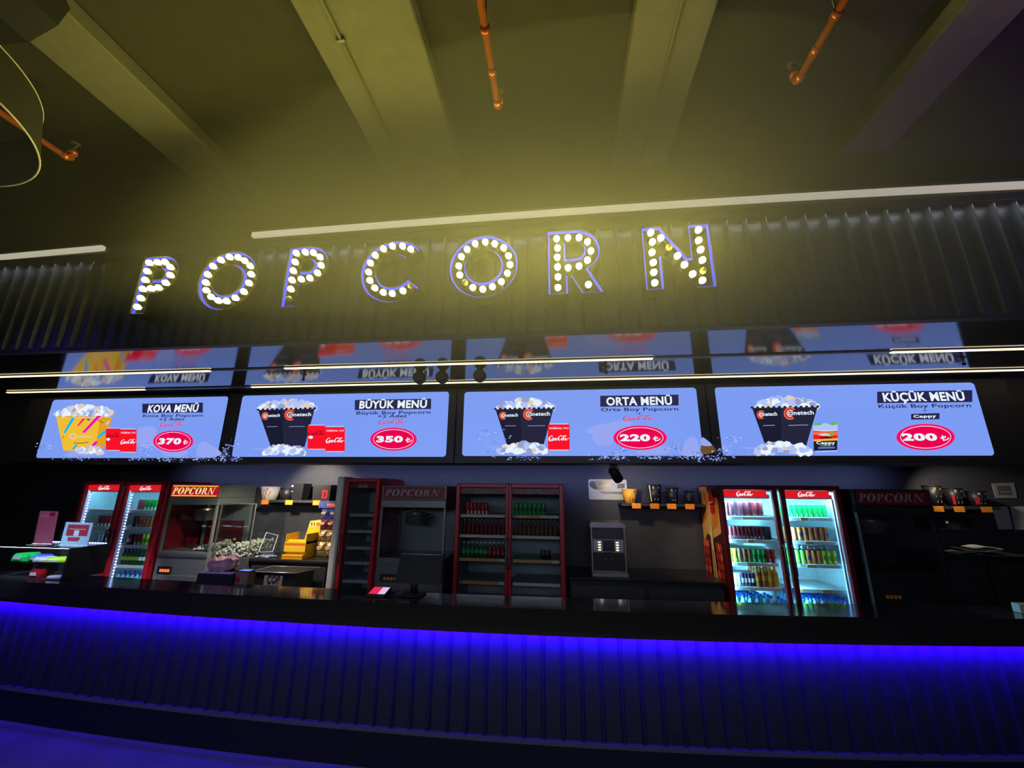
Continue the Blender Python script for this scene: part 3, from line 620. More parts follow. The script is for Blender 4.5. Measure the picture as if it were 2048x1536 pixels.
# ------------------------------------------------------------------ front counter
def cyf(x): return 3.225+(.016 if x > -1 else .0112)*(x+1)**2
def band(b, x0, x1, ya, yb, z0, z1, m, n=60):
    xs = [x0+(x1-x0)*i/n for i in range(n+1)]; v = []
    for x in xs: v += [(x, cyf(x)+ya, z0), (x, cyf(x)+yb, z0), (x, cyf(x)+yb, z1), (x, cyf(x)+ya, z1)]
    f = []
    for i in range(n): a = 4*i; f += [(a, a+4, a+5, a+1), (a+1, a+5, a+6, a+2), (a+2, a+6, a+7, a+3), (a+3, a+7, a+4, a)]
    f += [(0, 1, 2, 3), (4*n, 4*n+3, 4*n+2, 4*n+1)]
    b.mesh(v, f, m); return b
counter = thing('service_counter', 'long black service counter with corrugated front lit blue under its top', 'counter', (-1, 3.3, 0))
X0c, X1c = -8.2, 6.2
band(MB(), X0c, X1c, 0, .338, .955, 1.10, TOPM).build('countertop', counter)
b = MB(); corrug(b, X0c, X1c-.1, .139, lambda x: cyf(x)+.115, .255, .953, CORRC, .028); b.build('corrugated_front', counter)
band(MB(), X0c, X1c, .12, .16, .0, .953, DARK).build('carcass', counter)
band(MB(), X0c, X1c, .085, .155, .225, .253, mat('ledge_steel', (.14, .14, .15), .4)).build('ledge', counter)
band(MB(), X0c, X1c, .105, .155, 0, .223, BLACK).build('kickboard', counter)
band(MB(), X0c, X1c, .29, .32, 0, .953, BLACK).build('rear_panel', counter)
band(MB(), X0c, X1c, .321, .80, .80, .84, BLACK).build('rear_worktop', counter)
LEDB = mat('blue_led_glow', (0, 0, .2), .4, emis=(.018, .0, 1), strength=800)
t = thing('led_strip', 'blue LED strip tucked under the front edge of the counter top', 'light', (-1, 3.27, .94))
b = MB(); xs = [X0c+.2+(X1c-X0c-.4)*i/50 for i in range(51)]
for xa, xb in zip(xs, xs[1:]): b.face([(xa, cyf(xa)+.0375, .921), (xa, cyf(xa)+.0375, .945), (xb, cyf(xb)+.0375, .945), (xb, cyf(xb)+.0375, .921)], LEDB)
b.build('led_tape', t)
band(band(MB(), X0c+.2, X1c-.2, .040, .070, .9455, .9535, DARK, 50), X0c+.2, X1c-.2, .030, .036, .918, .9535, BLACK, 50).build('holder', t)

# ------------------------------------------------------------------ things near the ceiling
def pipe(x, y1, z, xs, label, ys=-1.2):
    t = thing('sprinkler_pipe', label, 'pipe', (x, y1, z), 'orange sprinkler pipes')
    MB().tube([(x, ys, z), (x, y1-.05, z)], .021, COPPER, 12).build('pipe', t)
    b = MB(); b.tube([(x, y1-.06, z), (x, y1-.02, z), (x, y1, z+.015), (x, y1+.005, z+.07)], .027, COPPER, 12).lathe([(.032, z+.05), (.032, z+.085)], (x, y1+.005, 0), COPPER, 12).build('elbow', t)
    b = MB(); b.lathe([(.014, z+.085), (.014, z+.12), (.008, z+.125), (.008, z+.15)], (x, y1+.005, 0), STEELD, 10).lathe([(.03, z+.15), (.033, z+.156), (.01, z+.158)], (x, y1+.005, 0), STEELD, 12)
    b.tube([(x-.014, y1+.005, z+.115), (x-.02, y1+.005, z+.135), (x-.01, y1+.005, z+.15)], .004, STEELD, 6).tube([(x+.014, y1+.005, z+.115), (x+.02, y1+.005, z+.135), (x+.01, y1+.005, z+.15)], .004, STEELD, 6).build('sprinkler_head', t)
    b = MB(); b.lathe([(.03, -.02), (.03, .02)], (x, xs, z), COPPER, 12, axis='y').tube([(x, xs, z+.025), (x, xs, 5.139)], .006, STEELD, 8).build('hanger', t)
    MB().lathe([(.026, -.03), (.026, .03)], (x, (xs+y1)/2, z), COPPER, 12, axis='y').build('coupling', t)
pipe(-.375, 2.168, 4.5, 1.68, 'orange sprinkler pipe pointing down between the two middle ceiling beams')
pipe(1.57, 2.205, 4.5, 1.82, 'orange sprinkler pipe beyond the beam above the final N')
pipe(-3.895, 2.236, 4.5, 1.2, 'orange sprinkler pipe mostly hidden behind the round drum pendant')
for x, ye, lb in ((-1.465, 2.75, 'thin conduit along the wide beam above the second P'), (.84, 2.6, 'thin conduit along the narrower beam above the R and N')):
    t = thing('conduit_pipe', lb, 'conduit', (x, ye, 4.98), 'conduits under the beams')
    MB().tube([(x, -3, 4.985), (x, ye, 4.985)], .013, BEAMM, 8).build('tube', t)
    b = MB()
    for yy in (.4, 1.2, 1.95): b.box(x-.03, x+.03, yy-.012, yy+.012, 4.97, 5.0, STEELD, .003)
    b.build('saddle_clip', t)
    MB().tube([(x-.004, ye, 4.99), (x-.012, 3.3, 4.992)], .006, BEAMM, 6).build('cable', t)
# round drum pendant
SHADE = mat('dark_drum_fabric', (.025, .025, .022), .7, bump=.1, scale=60); RIMW = mat('pale_rim', (.75, .72, .55), .4)
t = thing('drum_pendant', 'large dark round drum pendant with thin pale rims', 'pendant lamp', (-3.86, 1.09, 4.0))
b = MB(); b.lathe([(.87, 4.0), (.815, 4.34)], (-3.86, 1.09, 0), SHADE, 96); b.f = b.f[:96]; b.m = b.m[:96]; b.sm = b.sm[:96]
b.lathe([(.807, 4.34), (.862, 4.0)], (-3.86, 1.09, 0), SHADE, 96); b.f = b.f[:192]; b.m = b.m[:192]; b.sm = b.sm[:192]; b.build('shade', t)
for z, rr in ((4.0, .868), (4.34, .813)): MB().tube([(-3.86+rr*math.cos(a), 1.09+rr*math.sin(a), z) for a in [k*math.pi/48 for k in range(96)]], .0055, RIMW, 8, closed=True).build('rim', t)
b = MB()
for k in range(3): a = k*2.094+.3; b.tube([(-3.86+.81*math.cos(a), 1.09+.81*math.sin(a), 4.33), (-3.86, 1.09, 4.9)], .003, STEELD, 6)
b.tube([(-3.86, 1.09, 4.9), (-3.86, 1.09, 5.139)], .004, STEELD, 6).build('suspension_wire', t)
t = thing('ceiling_box', 'dark ragged-edged box hung from the ceiling in front of the nearest beam', 'fixture', (-3.2, 1.1, 4.4))
MB().prism([(-3.75, 4.36), (-2.85, 4.30), (-2.76, 4.36), (-2.70, 4.40), (-2.66, 4.52), (-2.72, 4.60), (-3.75, 4.62)], .55, 1.33, BLACK).build('housing', t)
b = MB(); b.box(-3.5, -2.9, .7, 1.2, 4.62, 4.66, STEELD)
for x in (-3.4, -3.0): b.tube([(x, .95, 4.66), (x, .95, 5.139)], .01, STEELD, 6)
b.build('bracket', t)
# spot hanging under the screens
t = thing('hanging_spotlight', 'black adjustable spotlight hanging under the gap beside the 220 price screen', 'spotlight', (.57, 4.48, 2.2))
MB().box(.535, .605, 4.45, 4.52, 2.185, 2.2, BLACK, .003).build('mount', t)
b = MB()
for s_ in (-1, 1): b.tube([(.57+s_*.012, 4.485, 2.19), (.57+s_*.05, 4.485, 2.175), (.57+s_*.054, 4.485, 2.12)], .006, BLACK, 8)
b.build('yoke', t)
b = MB(); a = Vector((.545, 4.46, 2.16)); c = Vector((.635, 4.55, 2.035)); d = (c-a).normalized(); u = d.orthogonal().normalized(); w = d.cross(u); n = 20; prof = [(.02, 0), (.042, .01), (.05, .05), (.055, .13), (.05, .165), (.044, .168)]
vs = [tuple(a+d*h+u*(r*math.cos(2*math.pi*k/n))+w*(r*math.sin(2*math.pi*k/n))) for r, h in prof for k in range(n)]
b.mesh(vs, [(i*n+k, i*n+(k+1) % n, (i+1)*n+(k+1) % n, (i+1)*n+k) for i in range(len(prof)-1) for k in range(n)] + [tuple(range(n))[::-1]], BLACK, True); b.build('lamp_head', t)
b = MB(); b.mesh([tuple(a+d*.16+u*(.043*math.cos(2*math.pi*k/n))+w*(.043*math.sin(2*math.pi*k/n))) for k in range(n)], [tuple(range(n))], mat('spot_lens_glow', (1, 1, 1), .2, emis=(1, .85, .6), strength=6, sample=False)); b.build('lens', t)

# ------------------------------------------------------------------ drinks fridges
FY, FB = 4.60, 5.25                      # front and back of the row of machines
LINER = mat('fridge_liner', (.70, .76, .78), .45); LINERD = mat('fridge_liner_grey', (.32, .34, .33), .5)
HEADL = mat('red_header_glow', (.5, .01, .02), .3, emis=srgb(240, 24, 34), strength=.85, sample=False)
HEADD = mat('red_header_dark', (.30, .012, .02), .3); LOGOL = glow('header_logo_glow', 255, 235, 235); LOGOD = mat('header_logo_dull', (.55, .35, .35), .5)
COOL2 = mat('strong_cool_led_glow', (.2, .3, .3), .4, emis=(.20, .72, 1.0), strength=240)
COOL = mat('cool_led_glow', (.2, .3, .3), .4, emis=(.20, .72, 1.0), strength=18); BLUEDOT = mat('blue_white_led_glow', (.2, .2, .4), .4, emis=(.40, .48, 1.0), strength=5)
BLUETH = mat('blue_edge_led_glow', (.2, .3, .4), .4, emis=(.12, .35, 1.0), strength=3.5)
SHELFM = mat('white_wire_shelf', (.70, .74, .74), .4); STRIPO = mat('orange_price_strip', (.75, .38, .12), .6); STRIPY = mat('cream_price_strip', (.75, .70, .50), .6)
def fridge(name, x0, x1, ztop, label, doors, shelves, frame, liner, lit, left_panel=None, tags=(), leds=None, zbase=.0, logo=True, group='red drinks fridges', zfloor=.80, openz=.22, hd=None):
    t = thing('drinks_fridge', label, 'fridge', ((x0+x1)/2, FY, zbase), group)
    b = MB(); b.box(x0, x0+.035, FY+.05, FB, .1, ztop, frame, .004).box(x1-.035, x1, FY+.05, FB, .1, ztop, frame, .004).box(x0+.035, x1-.035, FY+.05, FB, ztop-.05, ztop, frame, .004).box(x0+.035, x1-.035, FB-.04, FB, .1, ztop-.05, frame).box(x0+.035, x1-.035, FY+.06, FB-.04, .1, .72, frame, .004)
    b.build('cabinet', t)
    b = MB(); xi0, xi1 = x0+.036, x1-.036
    b.box(xi0, xi0+.012, FY+.055, FB-.05, .72, ztop-.052, liner).box(xi1-.012, xi1, FY+.055, FB-.05, .72, ztop-.052, liner).box(xi0, xi1, FB-.055, FB-.042, .72, ztop-.052, liner).box(xi0, xi1, FY+.055, FB-.055, .72, .735, liner).box(xi0, xi1, FY+.055, FB-.055, ztop-.066, ztop-.052, liner)
    if len(doors) > 1: xm = (doors[0][1]+doors[1][0])/2; b.box(xm-.012, xm+.012, FY+.055, FY+.11, .72, ztop-.06, liner)
    b.build('liner', t)
    for x in (x0+.06, x1-.12): MB().box(x, x+.06, FY+.1, FY+.16, 0, .1, BLACK).box(x, x+.06, FB-.16, FB-.1, 0, .1, BLACK).build('foot', t)
    for di, (a, c) in enumerate(doors):
        fw = .045
        b = MB(); b.box(a-fw, a, FY, FY+.045, .12, ztop-.005, frame, .006).box(c, c+fw, FY, FY+.045, .12, ztop-.005, frame, .006).box(a, c, FY, FY+.045, ztop-.045, ztop-.005, frame, .004).box(a, c, FY, FY+.045, .12, .70, frame, .004)
        d = b.build('door', t)
        MB().box(a, c, FY+.018, FY+.026, .70, ztop-.045, GLASS if lit else GLASS2).build('glass_pane', d)
        hx = c+fw*.5 if di == 0 and len(doors) > 1 else a-fw*.5
        b = MB(); b.tube([(hx, FY-.006, 1.42), (hx, FY-.035, 1.40), (hx, FY-.035, 1.14), (hx, FY-.006, 1.12)], .009, BLACK if lit else STEELD, 8); b.build('handle', d)
        h0, h1 = (hd[di] if hd else (a+.003, c-.003))
        hp = MB(); hp.box(h0, h1, FY+.030, FY+.048, ztop-.115, ztop-.052, HEADL if lit else HEADD); hp = hp.build('header_panel', t)
        b = MB(); w = (c-a)*.36; xm = (h0+h1)/2; script_logo(b, xm-w*.5, xm+w*.5, ztop-.104, .042, FY+.0285, LOGOL if lit else LOGOD, 1.5)
        b.build('header_lettering', hp)
        if lit:
            for x, m_ in [(a+.010, leds[di][0]), (c-.010, leds[di][1])]:
                if m_ is None: continue
                b = MB()
                if m_ is BLUEDOT:
                    for q in range(int((ztop-.13-.80)/.034)): b.box(x-.005, x+.005, FY+.060, FY+.072, .80+q*.034, .812+q*.034, m_)
                else: b.box(x-.005, x+.005, FY+.066, FY+.078, .80, ztop-.13, m_)
                b.build('led_strip', t)
                if m_ is BLUEDOT: MB().box(x-.007, x+.007, FY+.0735, FY+.078, .80, ztop-.13, SHELFM).build('led_backing', t); continue
                MB().box(x-.009, x+.009, FY+.054, FY+.0655, .80, ztop-.13, SHELFM).build('led_cover', t)
        if lit: MB().box(a+.02, c-.02, FY+.060, FY+.085, ztop-.1125, ztop-.1025, COOL if leds[0][0] is BLUEDOT else COOL2).build('added_top_led', t); MB().box(a+.01, c-.01, FY+.052, FY+.0585, ztop-.135, ztop-.09, SHELFM).build('added_led_cover', t)  # hidden lamp bar added to brighten the drinks, with its cover
        for z in shelves:
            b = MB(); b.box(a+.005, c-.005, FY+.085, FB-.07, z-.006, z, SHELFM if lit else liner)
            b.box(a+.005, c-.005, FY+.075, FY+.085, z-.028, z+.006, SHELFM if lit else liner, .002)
            sh = b.build('shelf', t)
            for (dj, zz, u0, u1, mm) in tags:
                if dj == di and abs(zz-z) < .01: MB().box(a+(c-a)*u0, a+(c-a)*u1, FY+.0715, FY+.0745, z-.026, z+.004, mm).build('price_strip', sh)
    return t

# proto drinks (each kind built once, then copied)
PROTO = {}
def can_proto(key, body, top=STEEL, patch=None, patch2=None, r=.0262, h=.134):
    b = MB(); prof = [(r*.78, 0), (r, .008), (r, h*.3), (r, h*.62), (r, h-.012), (r*.86, h-.002), (r*.86, h), (r*.78, h-.003)]
    def pick(i, k):
        if i >= 5: return top
        if i == 0: return top
        fr = k in (11, 12, 13, 14)
        if patch and fr and i == 2: return patch
        if patch2 and i == 1 and k in (12, 13): return patch2
        return body
    b.lathe(prof, (0, 0, 0), body, 16, pick=pick); PROTO[key] = ('soda_can', b)
def bottle_proto(key, body, cap, label, r=.03, h=.2, name='soda_bottle'):
    b = MB(); prof = [(r*.85, 0), (r, .01), (r, h*.28), (r*.97, h*.3), (r*.97, h*.52), (r, h*.54), (r*.9, h*.64), (r*.45, h*.82), (r*.40, h*.88), (r*.48, h*.885), (r*.48, h)]
    def pick(i, k): return cap if i >= 9 else (label if 3 <= i <= 3 else body)
    b.lathe(prof, (0, 0, 0), body, 14, pick=pick); PROTO['B '+key] = (name, b)
pm = lambda n, r, g, b_, **k: mat(n, srgb(r, g, b_), .3, **k)
GRN = pm('green_can', 25, 165, 70); GRN2 = pm('lime_can', 95, 200, 40); ORG = pm('orange_can', 225, 130, 55); ORG2 = pm('amber_can', 190, 105, 60); YLW = pm('yellow_green_can', 190, 215, 30); REDC = pm('red_can', 165, 22, 38); DRED = pm('dark_red_can', 105, 20, 32); PINKC = pm('pinkish_can', 170, 90, 100)
BRN = pm('brown_can', 130, 80, 55); PALEC = pm('pale_blue_can', 160, 200, 215); PURP = pm('plum_can', 85, 45, 85); BLKC = pm('black_can', 30, 22, 26); BLUP = pm('blue_patch', 60, 80, 170); WHTP = pm('white_patch', 225, 230, 230)
GB = pm('green_bottle', 22, 70, 36); LBL = pm('lime_label', 150, 190, 60); OB = pm('orange_bottle', 215, 140, 45); YB_ = pm('yellow_base', 225, 175, 50); AB = pm('amber_bottle', 165, 95, 40); WCAP = pm('white_cap', 215, 215, 210); BCAP = pm('blue_cap', 25, 75, 190); WATER = pm('water_bottle_plastic', 120, 190, 225); DKG = pm('dull_green', 40, 80, 50); DKR = pm('dull_red', 100, 35, 35); DKB = pm('dull_brown', 95, 65, 40)
can_proto('green', GRN, patch2=WHTP); can_proto('lime', GRN2, patch2=WHTP); can_proto('orange', ORG, patch=BLUP); can_proto('plain orange', ORG2); can_proto('yellow-green', YLW, patch=pm('olive_patch', 110, 130, 40)); can_proto('red', REDC, patch2=WHTP); can_proto('dark red', DRED, patch2=PALEC); can_proto('pinkish', PINKC)
can_proto('brown', BRN, patch2=GRN); can_proto('pale blue', PALEC, r=.024, h=.125); can_proto('plum', PURP, patch=WHTP, r=.026, h=.13); can_proto('black', BLKC); can_proto('short dark', BLKC, h=.1); can_proto('deep green', GRN, patch=pm('dark_green_patch', 15, 80, 45))
bottle_proto('orange', OB, ORG, YB_, h=.205); bottle_proto('amber', AB, WCAP, OB, h=.205); bottle_proto('green', GB, DKR, LBL, h=.19); bottle_proto('deep green', GB, GB, WHTP, h=.185)
bottle_proto('water', WATER, BCAP, BCAP, r=.031, h=.185, name='water_bottle'); bottle_proto('dull green', DKG, WCAP, GRN, h=.17, r=.026); bottle_proto('dull red', DKR, WCAP, REDC, h=.17, r=.026); bottle_proto('dull dark red', DRED, STEEL, DRED, h=.17, r=.024); bottle_proto('dull brown', DKB, STEEL, DKB, h=.17, r=.024)
bottle_proto('small water', pm('deep_blue_bottle', 40, 95, 200), BCAP, WHTP, r=.03, h=.11, name='water_bottle')
FIRST = {}
def place(key, x, y, z, label, cat, group):
    nm, b = PROTO[key]
    if key not in FIRST: o = b.build(nm); FIRST[key] = o
    else: o = FIRST[key].copy(); COL.objects.link(o)
    o.location = (x, y, z+.0015); tag(o, label, cat, group); return o
def row(seq, x0, x1, z, where, y=FY+.125, n_back=0, what='can', dy=.058):
    """seq: list of can kinds from one side to the other"""
    n = len(seq); grp = where; cnt = {}; tot = {k: seq.count(k) for k in seq}
    for i, k in enumerate(seq):
        cnt[k] = cnt.get(k, 0)+1
        x = x0+(x1-x0)*(i+.5)/n; kk = k.replace(' bottle', '')
        col = k if what == 'can' else k
        lab = f"{ORD[cnt[k]-1]} {col} {what} from the left, {where}" if tot[k] > 1 else f"only {col} {what} on the {where}"
        key = k
        place(key, x, y, z, lab, what, f"{what}s on the {where}")
        for j in range(n_back): place(key, x, y+dy*(j+1), z, f"{col} {what} behind the front row, {where}", what, f"{k} {what}s queued on the {where}")

# --- bright fridge by the poster side
RL = (1.705, 2.185); RR = (2.31, 2.79)
rf = fridge('f', 1.655, 2.87, 2.0, 'tall dark red double-door fridge, brightly lit, with a poster on its visible side', [RL, RR], [1.678, 1.448, 1.228, 1.0], REDD, LINER, True,
            tags=[(0, 1.678, .38, .55, STRIPY), (0, 1.448, .42, .56, STRIPO), (0, 1.228, .36, .54, STRIPO), (1, 1.678, .30, .45, STRIPO), (1, 1.448, .32, .48, STRIPO), (1, 1.228, .28, .46, STRIPO), (1, 1.0, .0, .14, STRIPO), (1, 1.0, .5, .68, STRIPO)], hd=[(1.71, 2.14), (2.315, 2.745)], leds=[(COOL2, None), (COOL2, BLUETH)])
def multipack(x, z, label, m, grp, w=3):
    t = thing('can_multipack', label, 'multipack', (x, FY+.14, z), grp)
    for i in range(w):
        for j in range(2):
            b = MB(); b.lathe([(.024, .004), (.029, .012), (.029, .15), (.024, .162)], (x+(i-(w-1)/2)*.059, FY+.125+j*.059, z), m, 14, pick=lambda a, k, m=m: STEEL if a != 1 else (m if k not in (10, 11, 12) else PINKC)); b.build('can', t)
    b = MB(); hw = w*.059/2+.003
    b.box(x-hw, x+hw, FY+.092, FY+.217, z+.002, z+.166, pane_mat('shrink_film', (.9, .86, .88), .35, .15), .02); b.build('shrink_wrap', t)
FILMR = pm('wrapped_red', 150, 60, 75)
multipack(1.775, 1.678, 'shrink-wrapped pack of red cans, first on the top shelf of the lit poster fridge', FILMR, 'can multipacks', 2); multipack(1.925, 1.678, 'shrink-wrapped pack of red cans, second on the top shelf of the lit poster fridge', FILMR, 'can multipacks', 2); multipack(2.065, 1.678, 'shrink-wrapped pack of red cans, third on the top shelf of the lit poster fridge', REDC, 'can multipacks', 2)
row(['dark red']*10+['black']*2, 1.715, 2.165, 1.448, 'second shelf, left door of poster fridge', n_back=1)
row(['yellow-green']*2+['brown']*3+['deep green']*3+['red']*2, 1.715, 2.18, 1.228, 'third shelf, left door of poster fridge', n_back=4)
row(['pale blue']*3+['plum']*4, 1.715, 1.94, 1.0, 'fourth shelf, left door of poster fridge', n_back=2)
def brow(seq, x0, x1, z, where, y=FY+.125, n_back=0, dy=.064, what='bottle'):
    for i, k in enumerate(seq):
        x = x0+(x1-x0)*(i+.5)/len(seq); nm = k
        key = 'B '+k
        place(key, x, y, z, f"{nm} {what}, {ORD[i]} from the left, {where}", what, f"{what}s on the {where}")
        for j in range(n_back): place(key, x, y+dy*(j+1), z, f"{nm} {what} behind the front row, {where}", what, f"{nm} {what}s queued on the {where}")
brow(['amber', 'amber', 'orange', 'orange'], 1.945, 2.18, 1.0, 'fourth shelf, left door of poster fridge', n_back=2)
def water_grid(x0, x1, nx, ny, z, where, skip=lambda i, j: False):
    for j in range(ny):
        for i in range(nx):
            if skip(i, j): continue
            place('B water', x0+(x1-x0)*(i+.5)/nx, FY+.115+j*.066, z, f"blue-capped water bottle, {ORD[i]} of {'front' if j == 0 else ORD[j]} row, {where}", 'water bottle', f'water bottles, {where}')
water_grid(1.71, 2.18, 7, 6, .736, 'bottom, left door of poster fridge', lambda i, j: (i == 6 and j > 0) or (i == 5 and j > 2))
water_grid(2.315, 2.785, 7, 7, .736, 'bottom, right door of poster fridge')
row(['green']*9, 2.315, 2.745, 1.678, 'top shelf, right door of poster fridge', n_back=1)
row(['orange', 'plain orange', 'orange', 'plain orange', 'plain orange', 'plain orange', 'plain orange', 'orange'], 2.315, 2.725, 1.448, 'second shelf, right door of poster fridge', n_back=1)
row(['lime']*3+['orange', 'plain orange', 'plain orange']+['yellow-green']*3, 2.315, 2.76, 1.228, 'third shelf, right door of poster fridge', n_back=1)
for i, x in enumerate((2.335, 2.392, 2.455, 2.512, 2.568, 2.625, 2.682)):
    o = place('pale blue', x, FY+.10, 1.228+.137+.026, f"lying pale can, {ORD[i]} from the left, third shelf, right door of poster fridge", 'can', 'cans lying on the third shelf of the poster fridge'); o.rotation_euler = (-math.pi/2, 0, 0)
# poster on the visible side of the fridge
POST_O = pm('poster_orange', 205, 120, 45); POST_A = pm('poster_amber', 225, 165, 85); POST_D = pm('poster_dark', 60, 25, 28); POST_R = pm('poster_red', 190, 45, 30); POST_R2 = pm('poster_red_light', 235, 105, 70); POST_C = pm('poster_cream', 235, 205, 150); POST_B = pm('poster_brown', 70, 32, 24); POST_RED = pm('poster_emblem_red', 200, 20, 35)
def side_poster():
    X = 1.6545; y0, y1, z0, z1 = FY+.06, FB-.03, .30, 1.985
    b = MB(); lay = [0]
    lift = lambda v: v*1.2 if v < .63 else .756+(v-.63)*.6595
    def sp(pts, m):                        # u: 0 rear edge .. 1 front edge, v: 0 bottom .. 1 top (visible part)
        lay[0] += 1; x = X-.00009*lay[0]
        b.face([(x, y1-(y1-y0)*u, z0+(z1-z0)*lift(v)) for u, v in pts], m)
    sp([(0, 0), (1, 0), (1, 1), (0, 1)], POST_D)
    sp([(0, .52), (.25, .58), (.55, .56), (1, .60), (1, .96), (.8, 1), (0, 1)], POST_A); sp([(0, .62), (.35, .70), (.5, .85), (.3, .95), (0, .9)], POST_O); sp([(.55, .6), (.9, .64), (1, .9), (.7, .85)], POST_O); sp([(.45, 1), (1, 1), (1, .9), (.75, .88), (.5, .95)], POST_D)
    rg = random.Random(5)
    for i in range(12):
        for j in range(3):
            for side in (0, 1):
                u = (.02+.11*j if side == 0 else .70+.11*j)+.02*(i % 2); v = .03+.045*i
                if u < .95: sp([(u+.06*math.cos(a), v+.024*math.sin(a)) for a in [k*math.pi/4 for k in range(8)]], rg.choice((POST_R, POST_R, POST_R2)))
    sp([(.30, 0), (.72, 0), (.72, .22), (.66, .34), (.60, .42), (.58, .52), (.56, .60), (.44, .60), (.44, .52), (.40, .40), (.32, .32), (.30, .2)], POST_B)
    sp([(.38, .30), (.64, .30), (.60, .42), (.57, .52), (.56, .62), (.44, .62), (.44, .52), (.42, .42)], POST_C); sp([(.43, .30), (.56, .30), (.54, .5), (.47, .5)], POST_O)
    for v in (.575, .592, .61, .627): sp([(.40, v), (.60, v+.006), (.60, v+.012), (.40, v+.006)], POST_C)
    pts = [(.5, .62), (.48, .72), (.40, .80), (.26, .86), (.22, .93), (.35, .99)]
    q = spline(pts); lay[0] += 1; x = X-.00009*lay[0]
    for (a, c), (d, e) in zip(q, q[1:]): b.face([(x, y1-(y1-y0)*(a-.02), z0+(z1-z0)*lift(c)), (x, y1-(y1-y0)*(a+.02), z0+(z1-z0)*lift(c)), (x, y1-(y1-y0)*(d+.02), z0+(z1-z0)*lift(e)), (x, y1-(y1-y0)*(d-.02), z0+(z1-z0)*lift(e))], POST_C)
    sp([(.70+.16*math.cos(a), .88+.055*math.sin(a)) for a in [k*math.pi/10 for k in range(20)]], POST_RED); sp([(.62, .93), (.78, .93), (.75, .975), (.65, .975)], POST_RED); sp([(.62, .74), (.78, .74), (.82, .83), (.58, .83)], POST_RED)
    # signature lettering, drawn flat then turned onto the side
    for (u0, u1, v0, hh, m) in ((.26, .80, .375, .06, POST_C), (.59, .82, .885, .022, POST_C)):
        t = MB(); script_logo(t, 0, 1, 0, 1, 0, m, 1.5); lay[0] += 1; x = X-.00009*lay[0]
        b.mesh([(x, y1-(y1-y0)*(u0+(u1-u0)*p[0]), z0+(z1-z0)*(v0+hh*p[2])) for p in t.v], t.f, m)
    return b
org = rf.location; side_poster().build('side_poster', rf)

# --- dark double fridge in the middle
DL = (-1.135, -.615); DR_ = (-.545, -.02)
df = fridge('f', -1.19, .035, 2.0, 'unlit red-framed double-door fridge in the middle of the back row', [DL, DR_], [1.655, 1.44, 1.195, .965], REDF, LINERD, False,
            tags=[(0, 1.655, .0, .55, STRIPY), (0, 1.655, .55, .97, STRIPY), (1, 1.655, .10, .55, STRIPO), (1, 1.655, .58, .98, STRIPY), (0, 1.44, .0, 1, STRIPY), (1, 1.44, .0, 1, STRIPY), (0, 1.195, .0, .85, STRIPO), (0, 1.195, .87, .99, STRIPY), (1, 1.195, .02, .8, STRIPO), (1, 1.195, .82, .98, STRIPY), (0, .965, .1, .85, STRIPO), (0, .965, .85, .99, STRIPY), (1, .965, .02, .98, SHELFM)])
row(['red']*6, -1.09, -.83, 1.655, 'top shelf, left door of unlit double fridge'); row(['deep green']*7, -.53, -.17, 1.655, 'top shelf, right door of unlit double fridge')
brow(['dull dark red']*10, -1.12, -.63, 1.44, 'second shelf, left door of unlit double fridge'); brow(['dull brown']*10, -.53, -.05, 1.44, 'second shelf, right door of unlit double fridge')
brow(['dull green']*6+['dull red']*4, -1.12, -.63, 1.195, 'third shelf, left door of unlit double fridge')
row(['short dark']*2, -.24, -.12, 1.195, 'third shelf, right door of unlit double fridge')

# --- open empty fridge with a pale side
CREAMS = mat('pale_fridge_side', (.85, .83, .72), .5)
ef = fridge('f', -2.53, -2.085, 2.05, 'unlit empty single-door fridge with a pale side wall and red frame', [(-2.475, -2.14)], [1.64, 1.46, 1.28, 1.12, .93], REDF, LINERD, False)
MB().box(-2.615, -2.5345, 4.575, FB, .1, 2.065, CREAMS, .015).build('side_panel', ef)

# --- bright fridge at the far end
LL = (-6.02, -5.54); LR = (-5.42, -4.95)
lf = fridge('f', -6.085, -4.88, 1.995, 'tall red double-door fridge, brightly lit, at the far end beside the glowing popcorn machine', [LL, LR], [1.64, 1.435, 1.225, 1.0], REDF, LINER, True, leds=[(BLUEDOT, COOL), (BLUEDOT, COOL)])
row(['red']*2, -5.66, -5.56, 1.64, 'top shelf, left door of far-end lit fridge'); row(['red']*6, -5.86, -5.55, 1.435, 'second shelf, left door of far-end lit fridge'); row(['pale blue']*3+['plum']*3, -5.86, -5.55, 1.225, 'third shelf, left door of far-end lit fridge')
row(['pinkish']*2+['green']*6, -5.34, -4.96, 1.64, 'top shelf, right door of far-end lit fridge', n_back=1); row(['black', 'dark red']+['orange', 'plain orange', 'plain orange', 'plain orange', 'orange', 'plain orange'], -5.36, -4.97, 1.435, 'second shelf, right door of far-end lit fridge')
row(['plum', 'black', 'red', 'red']+['yellow-green']*4, -5.38, -4.97, 1.225, 'third shelf, right door of far-end lit fridge'); brow(['green']*5+['deep green']*4, -5.40, -4.96, 1.0, 'fourth shelf, right door of far-end lit fridge')
water_grid(-5.41, -4.96, 7, 2, .736, 'bottom, right door of far-end lit fridge')

